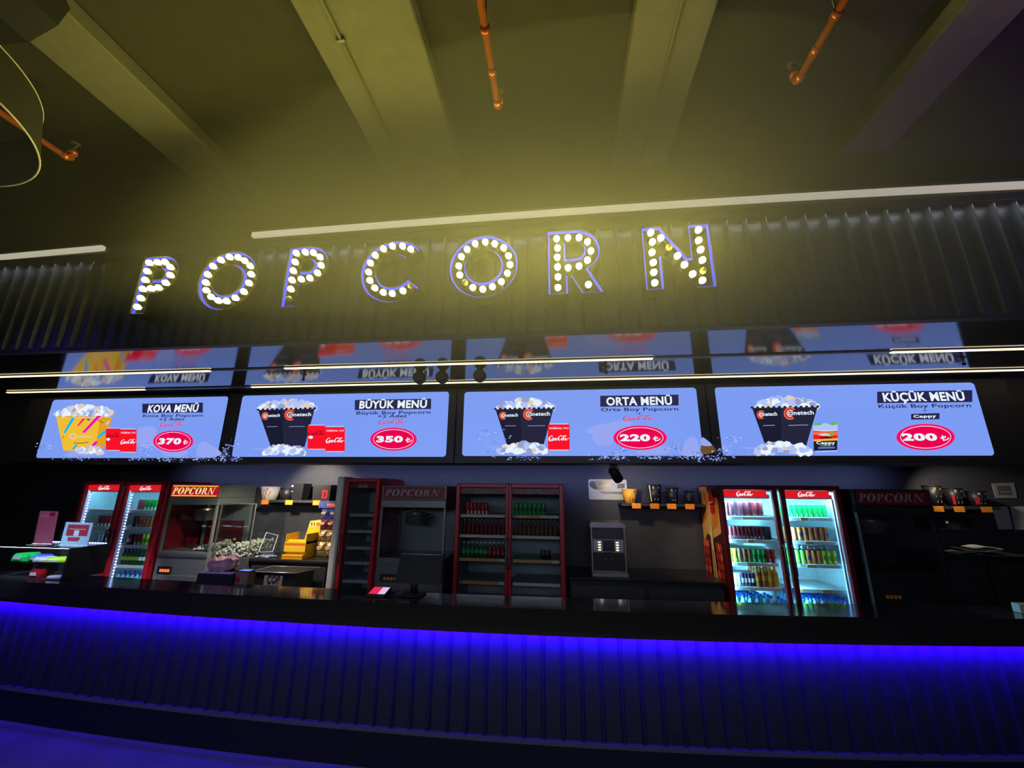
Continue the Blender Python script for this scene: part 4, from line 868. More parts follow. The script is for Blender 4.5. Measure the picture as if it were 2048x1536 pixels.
# ------------------------------------------------------------------ popcorn machines
SIGNL = mat('sign_red_glow', (.3, .01, .01), .4, emis=srgb(190, 22, 30), strength=.8, sample=False); SIGNY = glow('sign_yellow_glow', 250, 215, 70); SIGNC = glow('sign_cream_glow', 225, 235, 150)
SIGND = mat('sign_red_dull', (.20, .012, .016), .5); SIGNDC = mat('sign_lettering_dull', (.42, .36, .36), .5)
POPM = mat('popcorn', (.86, .84, .66), .8, scale=120); KETTLE = mat('kettle_steel', (.35, .34, .30), .35, .7)
def serif_word(b, x0, x1, z0, h, y, m, shear=.26):
    """POPCORN in a slanted high-contrast serif face, built stroke by stroke"""
    def oval(cx, rx, a0=0, a1=360, w=.30):
        o = []; n = 26; V = []
        for i in range(n+1):
            a = R_(a0+(a1-a0)*i/n); V += [(cx+rx*math.cos(a), .5+.52*math.sin(a)), (cx+(rx-w*(.25+.75*abs(math.cos(a))))*math.cos(a), .5+.44*math.sin(a))]
        return V, [(2*i, 2*i+1, 2*i+3, 2*i+2) for i in range(n)]
    S = []; quad = [(0, 1, 2, 3)]
    bx = lambda a, c, d, e: S.append(([(a, d), (c, d), (c, e), (a, e)], quad))
    def Pp(x):
        bx(x+.10, x+.30, 0, 1); bx(x, x+.42, 0, .05); bx(x, x+.3, .95, 1)
        V = []; n = 14
        for i in range(n+1):
            a = R_(90-180*i/n); V += [(x+.36+.32*math.cos(a), .73+.27*math.sin(a)), (x+.34+.13*math.cos(a), .73+.21*math.sin(a))]
        S.append((V, [(2*i, 2*i+1, 2*i+3, 2*i+2) for i in range(n)])); bx(x+.3, x+.37, .94, 1); bx(x+.3, x+.37, .46, .52)
    x = 0
    for ch in 'POPCORN':
        if ch == 'P': Pp(x); x += .80
        elif ch == 'O': S.append(oval(x+.46, .46)); x += 1.04
        elif ch == 'C': S.append(oval(x+.46, .46, 40, 322)); bx(x+.76, x+.84, .68, 1.0); x += .98
        elif ch == 'R': Pp(x); S.append(([(x+.36, .48), (x+.58, .48), (x+.92, 0), (x+.68, 0)], quad)); bx(x+.66, x+1.0, 0, .05); x += 1.0
        elif ch == 'N':
            bx(x+.12, x+.19, 0, 1); bx(x+.80, x+.87, 0, 1); S.append(([(x+.08, 1), (x+.32, 1), (x+.87, 0), (x+.72, 0)], quad)); bx(x, x+.32, 0, .05); bx(x+.68, x+1.0, .95, 1); bx(x, x+.3, .95, 1); x += 1.0
    sx = (x1-x0-shear*h)/x
    for V, f in S: b.mesh([(x0+a*sx+shear*c*h, y, z0+c*h) for a, c in V], f, m)
def popcorn_machine(x0, x1, zt, label, lit, pile, met=STEELD, zg=1.19, display=None):
    t = thing('popcorn_machine', label, 'popcorn machine', ((x0+x1)/2, FY, 0), 'popcorn machines'); w = x1-x0
    hb = MB(); hb.box(x0, x1, FY, FB-.05, zt-.16, zt, met, .006); hb = hb.build('sign_box', t)
    MB().box(x0+.02, x1-.02, FY-.006, FY, zt-.148, zt-.012, SIGNL if lit else SIGND).build('sign_face', hb)
    b = MB(); serif_word(b, x0+w*.05, x1-w*.09, zt-.120, .078, FY-.0072, SIGNC if lit else SIGNDC)
    b.build('sign_lettering', hb)
    if lit: MB().box(x0+w*.05, x1-w*.05, FY-.009, FY-.0065, zt-.028, zt-.018, SIGNY).build('sign_line', hb); MB().box(x0+w*.05, x1-w*.05, FY-.009, FY-.0065, zt-.142, zt-.132, SIGNY).build('sign_line', hb)
    MB().box(x0, x1, FY-.004, FB-.05, zt-.245, zt-.161, met, .005).build('upper_housing', t)
    b = MB()
    for x in (x0, x1-.028):
        for y in (FY, FB-.08): b.box(x, x+.028, y, y+.028, zg, zt-.246, met, .003)
    b.build('corner_post', t)
    MB().box(x0+.03, x1-.03, FY+.008, FY+.013, zg+.002, zt-.247, GLASS2).build('front_glass', t)
    b = MB(); b.box(x0+.03, x1-.03, FB-.07, FB-.055, zg+.002, zt-.247, met); b.build('rear_panel', t)
    for sx in (x0+.012, x1-.018): MB().box(sx, sx+.006, FY+.03, FB-.085, zg+.002, zt-.247, GLASS2).build('side_glass', t)
    k = MB(); kx, ky, kz = x0+w*.42, FY+.3, zg+.33
    k.lathe([(.10, 0), (.125, .01), (.125, .12), (.13, .125), (.118, .13)], (kx, ky, kz), KETTLE, 24).lathe([(.118, .131), (.06, .15), (.012, .155), (.012, .2)], (kx, ky, kz), KETTLE, 24)
    k.tube([(kx, ky, kz+.19), (kx, ky, zt-.247)], .012, KETTLE, 8).tube([(kx+.13, ky, kz+.08), (kx+.2, ky, kz+.1), (kx+.2, ky, zt-.247)], .008, KETTLE, 8); k.build('kettle', t)
    MB().box(x0, x1, FY, FB-.05, .80, zg, met, .006).build('body', t)
    MB().box(x0+.01, x1-.01, FY-.012, FY-.001, zg-.06, zg-.02, STEEL if lit else met, .003).build('serving_lip', t)
    MB().box(x0, x1, FY+.02, FB-.05, 0, .795, BLACK, .006).build('base_cabinet', t)
    MB().box(x0+w*.12, x1-w*.05, FY-.010, FY-.001, zg-.33, zg-.26, met, .003).build('drawer_front', t)
    p = MB(); p.box(x0+w*.08, x0+w*.36, FY-.014, FY-.001, zg-.245, zg-.165, BLACK, .01); p = p.build('control_panel', t)
    for i in range(4):
        xx = x0+w*(.14+.05*i); MB().box(xx, xx+w*.035, FY-.0175, FY-.0145, zg-.225, zg-.195, mat('red_digit_glow', (.3, .02, 0), .4, emis=(1, .12, .03), strength=2.2, sample=False) if lit else ORANGE).build('indicator', p)
    if pile:
        rg = random.Random(11); b = MB()
        for i in range(260):
            u = rg.random()**.7; x = x1-.05-u*w*.35; yy = FY+.05+rg.random()*.45; b.blob((x, yy, zg+.012+rg.random()*.10*(1-u)), .014*rg.uniform(.7, 1.2), POPM, 6, rng=rg)
        o = b.build('popcorn_heap', t); o['kind'] = 'stuff'
    return t
m1 = popcorn_machine(-4.80, -4.125, 1.965, 'popcorn machine with lit red and yellow sign, beside the far-end fridge', True, True, mat('teal_lit_steel', (.26, .31, .29), .4, .3, scale=80), display=1)  # teal fridge light on this machine is put into its steel colour
m2 = popcorn_machine(-2.06, -1.29, 1.97, 'popcorn machine with unlit sign, behind the black till screen', False, False, STEELD)
m3 = popcorn_machine(2.955, 3.66, 1.97, 'almost black popcorn machine with dark sign beside the poster fridge', False, False, mat('blackened_steel', (.035, .035, .04), .45, .5, scale=80))
lamp('machine_lamp', 'POINT', (-4.45, FY+.22, 1.66), (-4.45, FY+.22, 1), .3, (1, .8, .55), shadow_soft_size=.02)
MB().box(2.945, 2.9535, FY-.004, FY+.03, .82, 1.74, mat('edge_reflection_tone', (.45, .58, .55), .3, .3)).build('edge_trim', m3)  # added pale strip: fridge light reflected on the machine's edge, as colour
# red lining showing inside the first machine
MB().box(-4.74, -4.20, FB-.085, FB-.072, 1.20, 1.50, REDD).build('inner_lining', m1)
# glass warmer beside the first machine
t = thing('popcorn_warmer', 'glass popcorn warmer bin with a heap of popcorn, joined beside the lit machine', 'popcorn warmer', (-3.9, FY, 1.1))
MB().box(-4.115, -3.66, FY+.05, FY+.056, 1.14, 1.735, GLASS2).build('front_glass', t); MB().box(-3.668, -3.66, FY+.06, FB-.06, 1.14, 1.735, GLASS2).build('side_glass', t)
b = MB(); b.box(-3.668, -3.656, FY+.048, FY+.06, 1.14, 1.735, STEEL, .002).box(-4.122, -4.108, FY+.045, FY+.06, 1.14, 1.735, STEELD, .002).box(-4.12, -3.656, FY+.046, FY+.058, 1.735, 1.745, STEEL); b.build('frame', t)
MB().box(-4.12, -3.656, FY+.05, FB-.06, .80, 1.135, STEELD, .004).build('tray_base', t); MB().box(-4.12, -3.656, FY+.06, FB-.06, 0, .795, BLACK).build('cabinet', t)
rg = random.Random(12); b = MB()
for i in range(900):
    x = rg.uniform(-4.10, -3.68); hgt = .03+.12*min(1, (x+4.10)/.25); yy = FY+.07+rg.random()**1.5*.45; b.blob((x, yy, 1.145+rg.random()*hgt), .014*rg.uniform(.7, 1.25), POPM, 6, rng=rg)
o = b.build('popcorn_heap', t); o['kind'] = 'stuff'
# ------------------------------------------------------------------ back worktops, shelves and what is on them
t = thing('back_counter', 'black back counter under the buckets shelf, snacks standing on it', 'counter', (-3.1, 4.7, 0), 'black back counters')
MB().box(-3.645, -2.625, 4.66, 5.28, 1.095, 1.125, mat('black_worktop', (.02, .02, .022), .3), .004).build('worktop', t)
MB().box(-3.635, -2.63, 4.69, 5.27, 0, 1.094, BLACK, .004).build('cabinet', t)
for x in (-3.15,): MB().box(x-.47, x-.005, 4.676, 4.689, .12, 1.05, DARK, .003).build('door', t); MB().box(x+.005, x+.46, 4.676, 4.689, .12, 1.05, DARK, .003).build('door', t)
t = thing('back_counter', 'black back counter carrying the coffee machine', 'counter', (.85, 4.7, 0), 'black back counters')
MB().box(.06, 1.63, 4.62, 5.28, 1.02, 1.05, MATS['black_worktop'], .004).build('worktop', t); MB().box(.07, 1.62, 4.66, 5.27, 0, 1.019, BLACK, .004).build('cabinet', t)
for x in (.46, 1.24): MB().box(x-.37, x+.37, 4.645, 4.659, .12, .98, DARK, .003).build('door', t)
def wall_shelf(x0, x1, z, y0, label, tags):
    t = thing('wall_shelf', label, 'shelf', ((x0+x1)/2, y0, z), 'black wall shelves')
    MB().box(x0, x1, y0, 5.295, z-.03, z, DARK, .003).build('board', t)
    for x in tags: MB().box(x-.05, x+.05, y0-.006, y0-.001, z-.055, z+.003, ORANGE).build('price_tag', t)
    for x in (x0+.15, x1-.15): MB().box(x-.01, x+.01, y0+.05, 5.295, z-.06, z-.031, BLACK).build('bracket', t)
wall_shelf(-3.93, -2.68, 1.775, 5.0, 'black wall shelf with three orange price tags, over the snack counter', (-3.815, -3.48, -3.10))
wall_shelf(.70, 1.63, 1.79, 5.0, 'black wall shelf with four orange price tags, above the coffee machine', (.87, 1.075, 1.265, 1.465))
wall_shelf(3.68, 4.62, 1.80, 5.0, 'black wall shelf with three orange price tags beside the wall papers', (4.02, 4.22, 4.48))
def cup(x, y, z, h, r0, r1, body, label, cat='cup', name='paper_cup', art=None, square=False, rim=True, grp='display cups and buckets'):
    t = thing(name, label, cat, (x, y, z), grp)
    n = 4 if square else 28; b = MB()
    prof = [(r0, 0), (r1, h), (r1-.004, h), (r0-.004, .006)]
    if square:
        q = [(-1, -1), (1, -1), (1, 1), (-1, 1)]; V = [(x+a*r, y+c*r, z+hh) for r, hh in prof for a, c in q]
        b.mesh(V, [(i*4+k, i*4+(k+1) % 4, (i+1)*4+(k+1) % 4, (i+1)*4+k) for i in range(3) for k in range(4)]+[(0, 3, 2, 1)], body)
    else: b.lathe(prof, (x, y, z), body, n)
    b.build('body', t)
    if rim and not square: MB().tube([(x+r1*math.cos(a), y+r1*math.sin(a), z+h) for a in [k*math.pi/14 for k in range(28)]], .005, body if body is not BLK2 else BLK2, 6, closed=True).build('rim', t)
    if art:
        b = MB()
        for (u0, u1, v0, v1, m, sk) in art:   # small printed shapes on the front of the wall; u across -1..1
            f = []
            for (u, v) in ((u0, v0), (u1, v0), (u1+sk, v1), (u0+sk, v1)):
                r = r0+(r1-r0)*v+.0012
                if square: f.append((x+u*r, y-r, z+h*v))
                else: a = -math.pi/2+u*1.2; f.append((x+r*math.cos(a), y+r*math.sin(a), z+h*v))
            b.face(f, m)
        b.build('print', t)
    return t
BLK2 = mat('black_card', (.015, .015, .018), .45); CREAMC = mat('cream_card', (.78, .74, .66), .5); ORGC = mat('orange_bucket_card', (.92, .45, .06), .5); BRC = pm('tan_print', 190, 150, 110); REDP = pm('red_print', 200, 40, 60); WHP = pm('white_print', 225, 225, 220); BRP = pm('brown_print', 170, 85, 20)
stripes = [(-.7, -.58, .3, .85, REDP, .3), (-.35, -.25, .2, .8, REDP, .25), (.0, .1, .35, .9, REDP, .2), (.3, .42, .3, .7, BRC, .2), (-.1, .0, .05, .3, REDP, .1)]
lettering = [(-.25, .35, .80, .88, CREAMC, 0), (-.42, -.22, .76, .92, BRC, 0), (-.3, .3, .46, .50, WHP, 0), (-.25, .25, .16, .28, WHP, 0)]
cup(-3.86, 5.13, 1.775, .165, .088, .118, CREAMC, 'cream popcorn bucket with red streaks on the shelf over the snack counter', 'bucket', 'popcorn_bucket', stripes)
cup(-3.645, 5.16, 1.775, .15, .07, .085, BLK2, 'low black tub beside the cream bucket on the shelf', 'tub', 'popcorn_tub')
cup(-3.42, 5.12, 1.775, .21, .068, .09, BLK2, 'black popcorn box beside the black tub, small pale print', 'box', 'popcorn_box', [(-.9, -.6, .8, .9, WHP, 0), (-.95, -.7, .5, .54, WHP, 0)], True)
cup(-3.06, 5.13, 1.775, .195, .115, .125, BLK2, 'wide black popcorn box with a red emblem on the shelf over the snacks', 'box', 'popcorn_box', [(.1, .7, .15, .68, REDP, 0), (.3, .5, .22, .55, BLK2, 0)], True)
cup(-2.80, 5.13, 1.775, .17, .055, .08, BLK2, 'black cup next to the pale fridge side', 'cup', 'paper_cup')
cup(.82, 5.12, 1.79, .16, .062, .088, ORGC, 'orange popcorn bucket on the shelf by the menu board', 'bucket', 'popcorn_bucket', [(-.6, -.2, .75, .85, BRP, .2), (.0, .5, .6, .7, BRP, .1), (-.5, .1, .45, .55, BRP, 0), (-.2, -.05, .1, .4, BRP, 0), (.1, .3, .1, .35, BRP, .1), (.4, .6, .75, .9, BRP, .05)])
cup(1.115, 5.12, 1.79, .215, .06, .08, BLK2, 'tallest black cup with pale print on the four-tag shelf', 'cup', 'paper_cup', lettering+[(-.95, -.72, .1, .98, WHP, 0)])
cup(1.32, 5.12, 1.79, .18, .05, .068, BLK2, 'middle-sized black cup with pale print on the four-tag shelf', 'cup', 'paper_cup', lettering)
cup(1.51, 5.12, 1.79, .145, .042, .058, BLK2, 'smallest black cup on the four-tag shelf', 'cup', 'paper_cup', [(-.3, .4, .76, .84, CREAMC, 0), (-.5, -.4, .3, .38, WHP, 0)])
for x, h, lb, ex in ((4.10, .215, 'tallest black cup with cream print on the shelf beside the wall papers', []), (4.30, .19, 'middle black cup with cream print on the shelf beside the wall papers', [(-.75, -.5, .1, .6, REDP, 0)]), (4.52, .16, 'shortest black cup with a red emblem on the shelf beside the wall papers', [(-.75, -.4, .15, .65, REDP, 0)])):
    cup(x, 5.12, 1.80, h, .06, .08, BLK2, lb, 'cup', 'paper_cup', lettering+ex)

# clear tray, yellow carton and snack rack
t = thing('plastic_tub', 'empty translucent plastic tub leaning on the back counter', 'tub', (-3.70, 4.9, 1.126))
TUBM = pane_mat('cloudy_plastic', (.72, .78, .88), .5, .3); TUBE = mat('cloudy_plastic_rim', (.60, .66, .78), .35)
A = [Vector(P(x, y, d)[:1]+(d,)+P(x, y, d)[1:]) for x, y, d in ((517, 1104, 4.69), (545, 1104, 4.69), (556, 1071, 4.88), (533, 1065, 4.88))]
nn = (A[1]-A[0]).cross(A[3]-A[0]).normalized(); nn = nn if nn.y > 0 else -nn; cc = sum(A, Vector())/4
Bk = [cc+(p-cc)*.78+nn*.09 for p in A]; b = MB()
b.mesh([tuple(p) for p in A+Bk], [(0, 1, 5, 4), (1, 2, 6, 5), (2, 3, 7, 6), (3, 0, 4, 7), (4, 5, 6, 7)], TUBM); b.build('tub_shell', t)
MB().tube([tuple(p) for p in A], .006, TUBE, 8, closed=True).build('rim', t)
t = thing('plastic_bag', 'crumpled clear plastic bag under the translucent tub', 'bag', (-3.65, 4.8, 1.126)); b = MB(); rg = random.Random(4)
for i in range(9): b.blob((-3.60+.02*i+rg.uniform(-.01, .01), 4.76+rg.uniform(-.03, .05), 1.137), .03, TUBE, 7, .35, .35, rg)
b.build('crumpled_film', t)
YC = mat('yellow_carton', (.85, .52, .02), .5); YCD = mat('yellow_carton_inside', (.60, .33, .02), .6); YCL = pm('carton_lettering', 90, 40, 20); YCO = pm('carton_orange', 225, 110, 40)
t = thing('snack_carton', 'yellow stepped display carton on the snack counter beside the hanging bags', 'display carton', (-3.1, 4.78, 1.126))
b = MB(); x0, x1 = -3.27, -3.01
b.prism_x([(4.70, 1.127), (4.70, 1.17), (4.76, 1.17), (4.78, 1.20), (4.735, 1.20), (4.735, 1.30), (4.80, 1.33), (4.80, 1.30), (4.98, 1.30), (4.98, 1.127)], x0, x1, YC); b.build('lower_tier', t)
b = MB(); b.box(x0-.006, x1+.006, 4.728, 4.736, 1.20, 1.305, YC, .003).box(x0, x0+.006, 4.736, 4.98, 1.30, 1.40, YC).box(x1-.006, x1, 4.736, 4.98, 1.30, 1.40, YC).box(x0, x1, 4.737, 4.98, 1.285, 1.31, YCD); b.build('upper_tray', t)
b = MB(); b.prism([(x0+.08, 1.30), (x1+.01, 1.30), (x1+.03, 1.55), (x0+.13, 1.53)], 4.975, 4.983, YC); hb_ = b.build('back_card', t)
b = MB(); b.flat([(x0+.135, 1.46), (x1+.02, 1.47), (x1+.025, 1.535), (x0+.14, 1.52)], 4.9735, pm('carton_cream', 240, 215, 130))
for i, (w_, m_) in enumerate(((.012, YCL), (.012, YCL), (.03, YCO), (.02, YCO), (.02, YCO))): xx = x0+.15+i*.035; b.box(xx, xx+w_, 4.970, 4.973, 1.475, 1.515, m_)
b.build('card_print', hb_)
b = MB(); b.flat([(x0, 1.275), (x1, 1.275), (x1, 1.30), (x0, 1.30)], 4.726, YCO); b.flat([(x0, 1.14), (x1, 1.14), (x1, 1.16), (x0, 1.16)], 4.6985, YCO); b.build('front_band', t)
BAGG = mat('gold_snack_bag', (.40, .26, .10), .28, .5, scale=40, noise=.5, bump=.6); BAGD = mat('maroon_snack_bag', (.20, .03, .05), .3, .4, scale=40, noise=.4, bump=.6); BAGB = mat('blue_snack_bag', (.07, .10, .38), .3, .2, scale=40, noise=.3, bump=.6); BAGP = pm('bag_print', 225, 200, 150)
def snack_bag(x, y, z, w, h, m, label, rg, top=None):
    t = thing('snack_bag', label, 'snack bag', (x, y, z), 'snack bags on the rack'); b = MB(); nx, nz = 8, 10; V = []
    for side in (-1, 1):
        for j in range(nz+1):
            for i in range(nx+1):
                u, v = i/nx, j/nz; puff = (math.sin(math.pi*u)*math.sin(math.pi*v))**.6; V.append((x+(u-.5)*w*(1-.06*math.sin(math.pi*v)), y+side*(.003+.035*puff)+rg.uniform(-.006, .006), z+v*h+rg.uniform(-.003, .003)))
    o = (nx+1)*(nz+1); F = []
    for k in (0, 1):
        for j in range(nz):
            for i in range(nx): q = [k*o+j*(nx+1)+i, k*o+j*(nx+1)+i+1, k*o+(j+1)*(nx+1)+i+1, k*o+(j+1)*(nx+1)+i]; F.append(q if k == 0 else q[::-1])
    b.mesh(V, F, m, True); b.build('pouch', t)
    b = MB(); cx = x+rg.uniform(-.01, .01)
    b.flat([(cx+.3*w*math.cos(a), z+h*.62+.13*h*math.sin(a)) for a in [k*math.pi/8 for k in range(16)]], y-.046, BAGP if top is None else top); b.flat([(cx-.22*w, z+h*.60), (cx+.22*w, z+h*.60), (cx+.22*w, z+h*.64), (cx-.22*w, z+h*.64)], y-.047, REDP); b.build('bag_print', t)
t = thing('snack_rack', 'wire snack rack with a blue header card beside the pale fridge side', 'rack', (-2.86, 4.9, 1.126))
b = MB()
for x in (-3.02, -2.64): b.tube([(x, 5.05, 1.128), (x, 5.05, 1.72)], .006, BLACK, 8)
for z in (1.20, 1.36, 1.52, 1.66): b.tube([(-3.02, 5.05, z), (-2.64, 5.05, z)], .004, BLACK, 6)
b.build('wire_frame', t); MB().box(-3.06, -2.63, 4.985, 4.995, 1.685, 1.765, BAGB, .002).build('header_card', t)
b = MB(); b.flat([(-2.95, 1.70), (-2.65, 1.70), (-2.65, 1.75), (-2.95, 1.75)], 4.983, pm('header_card_red', 190, 70, 50)); b.text('HARIBO', -2.94, -2.66, 1.711, .03, 4.982, pm('header_card_letters', 235, 160, 130), .03); b.build('header_print', t)
rg = random.Random(9)
LV = [('bottom', 1.13, .165, BAGG, 'gold'), ('lower middle', 1.305, .125, BAGG, 'gold'), ('upper middle', 1.44, .115, BAGD, 'maroon'), ('top', 1.565, .11, BAGB, 'blue')]
for lv, z, h, m, cn in LV:
    for i, pos in enumerate(('nearest the yellow carton', 'in the middle', 'nearest the pale fridge')):
        snack_bag(-2.915+.105*i, 4.92, z, .103, h, m, f'{cn} snack bag {pos}, {lv} row of the rack', rg)

# items on the lower rear counter
t = thing('equipment_box', 'black box on the staff side with the crumpled pink bag on top', 'box', (-3.15, 3.8, .84)); MB().box(-3.42, -3.05, 3.72, 4.02, .841, 1.15, BLACK, .01).build('housing', t)
MB().box(-3.36, -3.12, 3.712, 3.719, .90, 1.06, DARK, .004).build('front_plate', t)
PINKB = mat('pink_paper_bag', (.62, .36, .34), .7, bump=.6, scale=25, noise=.2)
t = thing('paper_bag', 'crumpled pinkish paper bag sitting on the black box', 'bag', (-3.29, 3.85, 1.15)); b = MB(); rg = random.Random(21); V = []; n = 22
prof = [(.085, 1.151, 0), (.12, 1.17, .008), (.135, 1.20, .012), (.13, 1.235, .018), (.128, 1.262, .028), (.10, 1.235, .02), (.06, 1.21, .01)]
for r, z, j in prof:
    for k in range(n): a = 2*math.pi*k/n; q = r*(1+rg.uniform(-.12, .12)); V.append((-3.29+q*math.cos(a)*1.05, 3.86+q*.75*math.sin(a), z+rg.uniform(-1, 1)*j))
b.mesh(V, [(i*n+k, i*n+(k+1) % n, (i+1)*n+(k+1) % n, (i+1)*n+k) for i in range(len(prof)-1) for k in range(n)]+[tuple(range(n))[::-1], tuple(range((len(prof)-1)*n, len(prof)*n))], PINKB); b.build('crumpled_paper', t)
t = thing('paper_napkin', 'white napkin lying under the crumpled pinkish bag', 'napkin', (-3.2, 3.78, 1.151)); b = MB(); b.prism([(-3.42, 1.151), (-3.08, 1.151), (-3.10, 1.155), (-3.4, 1.154)], 3.725, 3.80, PAPER); b.build('sheet', t)
t = thing('phone', 'phone with glowing screen lying flat on the brown carton', 'phone', (-2.97, 3.79, 1.166)); MB().box(-3.035, -2.915, 3.755, 3.83, 1.166, 1.176, BLACK, .003).build('body', t); MB().box(-3.03, -2.92, 3.758, 3.827, 1.1762, 1.177, glow('phone_screen_glow', 130, 150, 250, 1.1)).build('screen', t)
t = thing('cardboard_carton', 'small brown cardboard carton beside the black box on the staff side', 'carton', (-2.92, 3.8, .841)); MB().box(-3.04, -2.91, 3.74, 3.84, .841, 1.165, mat('brown_card', (.30, .20, .12), .7), .004).build('body', t); MB().box(-3.03, -2.99, 3.736, 3.7395, 1.08, 1.13, REDF).build('label_patch', t)
t = thing('waste_bin', 'black waste bin with a paper notice on its front, behind the counter', 'bin', (-2.85, 4.3, 0)); b = MB()
b.prism([(-3.27, 0), (-2.80, 0), (-2.78, 1.06), (-3.29, 1.06)], 4.28, 4.60, BLACK); b.build('body', t)
MB().tube([(-3.29, 4.275, 1.065), (-2.78, 4.275, 1.065), (-2.70, 4.60, 1.065), (-3.29, 4.60, 1.065)], .006, STEEL, 6, closed=True).build('rim', t)
b = MB(); x0, z0_ = P(524, 1186, 4.274); x1, z1_ = P(566, 1152, 4.274); b.box(x0, x1, 4.2735, 4.2785, z0_, z1_, mat('grey_notice_paper', (.32, .29, .24), .8)); sgn = b.build('notice', t)
b = MB(); b.text('ÇÖP', x0+.035, x1-.03, z0_+.10, (z1_-z0_)*.42, 4.272, BLACK, .02); b.build('notice_lettering', sgn)

# items on the counter top
t = thing('till_screen', 'black till screen seen from behind on the counter, before the unlit popcorn machine', 'till', (-1.24, 3.5, 1.10)); d = 3.48
b = MB(); c0, c1, c2, c3 = P(788, 1166, d-.04), P(880, 1171, d-.04), P(887, 1111, d+.04), P(802, 1109, d+.04)
V = [(c0[0], d-.04, c0[1]), (c1[0], d-.04, c1[1]), (c2[0], d+.04, c2[1]), (c3[0], d+.04, c3[1])]; V2 = [(x, y+.035, z+.012) for x, y, z in V]
b.mesh(V+V2, [(0, 1, 2, 3), (7, 6, 5, 4), (0, 4, 5, 1), (1, 5, 6, 2), (2, 6, 7, 3), (3, 7, 4, 0)], BLACK); b.build('display', t)
b = MB(); b.tube([V[3][:2]+(V[3][2]+.004,), V[2][:2]+(V[2][2]+.004,)], .005, STEEL, 6); b.build('top_edge', t)
b = MB(); b.box(-1.32, -1.12, 3.38, 3.54, 1.101, 1.115, BLACK, .005).tube([(-1.22, 3.50, 1.115), (-1.22, 3.515, 1.22)], .03, BLACK, 12); b.build('stand', t)
t = thing('card_terminal', 'small payment terminal with pink and white screen on the counter', 'payment terminal', (-1.6, 3.4, 1.10))
b = MB(); b.prism_x([(3.36, 1.101), (3.36, 1.112), (3.50, 1.145), (3.50, 1.101)], -1.565, -1.415, BLACK); b.build('body', t)
b = MB(); sl = lambda y: 1.112+(y-3.36)/.14*.033+.0008
for xa, xb, m_ in ((-1.558, -1.482, glow('terminal_pink_glow', 240, 40, 90)), (-1.482, -1.422, glow('terminal_white_glow', 225, 190, 235))): b.face([(xa, 3.385, sl(3.385)), (xb, 3.385, sl(3.385)), (xb, 3.495, sl(3.495)), (xa, 3.495, sl(3.495))], m_)
b.build('screen', t)
t = thing('paper_stack', 'white paper standing at the counter end nearest the wall papers', 'paper', (3.3, 3.66, 1.10)); x0, z0_ = P(2033, 1210, 3.66); MB().box(x0, x0+.16, 3.64, 3.70, 1.101, z0_+.01, PAPER, .003).build('sheets', t)

# glass display case at the far end of the counter
t = thing('display_case', 'glass display case with LED edge and candy packets on the far end of the counter', 'display case', (-4.9, 3.5, 1.10)); x0, x1, y0, y1, zt = -5.35, -4.53, 3.47, 3.82, 1.375
MB().box(x1-.02, x1, y0, y1, 1.101, zt, BLACK, .004).build('side_wall', t); MB().box(x1-.36, x1-.021, y0, y0+.012, 1.101, zt-.01, BLACK).build('front_panel', t) if False else None
MB().box(x0, x1-.021, y0, y0+.006, 1.106, zt, GLASS).build('front_glass', t); MB().box(x0, x1-.021, y0+.007, y1, zt-.006, zt, GLASS).build('top_glass', t); MB().box(x0, x1-.021, y1-.01, y1, 1.106, zt-.007, BLACK).build('back_wall', t)
MB().box(x0, x1-.021, y0+.007, y1-.011, 1.236, 1.242, GLASS2).build('glass_shelf', t); MB().box(x0, x1-.021, y0, y1, 1.1005, 1.105, BLACK).build('base', t)
b = MB()
for i in range(26): xx = x0+.02+i*.0305; b.box(xx, xx+.010, y1-.03, y1-.02, zt+.001, zt+.008, BLUEDOT)
MB().box(x0+.02, x1-.04, y0+.010, y0+.018, zt-.014, zt-.0065, mat('case_fill_glow', (.3, .3, .3), .4, emis=(.6, .85, 1), strength=22)).build('added_inner_led', t)  # light bar added inside the case to brighten the candy packets
MB().box(x0, x1-.021, y0+.0062, y0+.0095, zt-.022, zt-.0065, BLACK).build('led_shield', t)  # added shield that keeps the inner light bar out of view
MB().box(x0+.01, x1-.03, y1-.019, y1-.012, zt+.0005, zt+.009, STEELD).build('led_channel', t); b.build('led_strip', t)
def packet(x, y, z, w, dp, h, m, rot, label):
    t = thing('candy_packet', label, 'candy packet', (x, y, z), 'candy packets in the glass case'); b = MB(); ca, sa = math.cos(rot), math.sin(rot); V = []; rg = random.Random(int(x*1000))
    for k, zz in enumerate((0, h*.5, h)):
        s_ = (1, 1.0, .8)[k]
        for a, c in ((-.5, -.5), (0, -.56), (.5, -.5), (.55, 0), (.5, .5), (0, .55), (-.5, .5), (-.55, 0)): V.append((x+(a*ca*w-c*sa*dp)*s_, y+(a*sa*w+c*ca*dp)*s_, z+zz+rg.uniform(0, .006)))
    b.mesh(V, [tuple(range(8))[::-1], tuple(range(16, 24))]+[(k*8+i, k*8+(i+1) % 8, k*8+8+(i+1) % 8, k*8+8+i) for k in (0, 1) for i in range(8)], m); b.build('pouch', t)
    b = MB(); b.flat([(x-.3*w*ca, z+h*.3), (x+.3*w*ca, z+h*.3), (x+.26*w*ca, z+h*.7), (x-.26*w*ca, z+h*.7)], y-dp*.6-.004, WHTP); b.build('packet_print', t)
GP = pm('green_packet', 30, 190, 90); BP = pm('blue_packet', 60, 90, 210); LP = pm('lime_packet', 170, 220, 40); WP = pm('white_packet', 190, 190, 200); RP = pm('red_packet', 170, 30, 40)
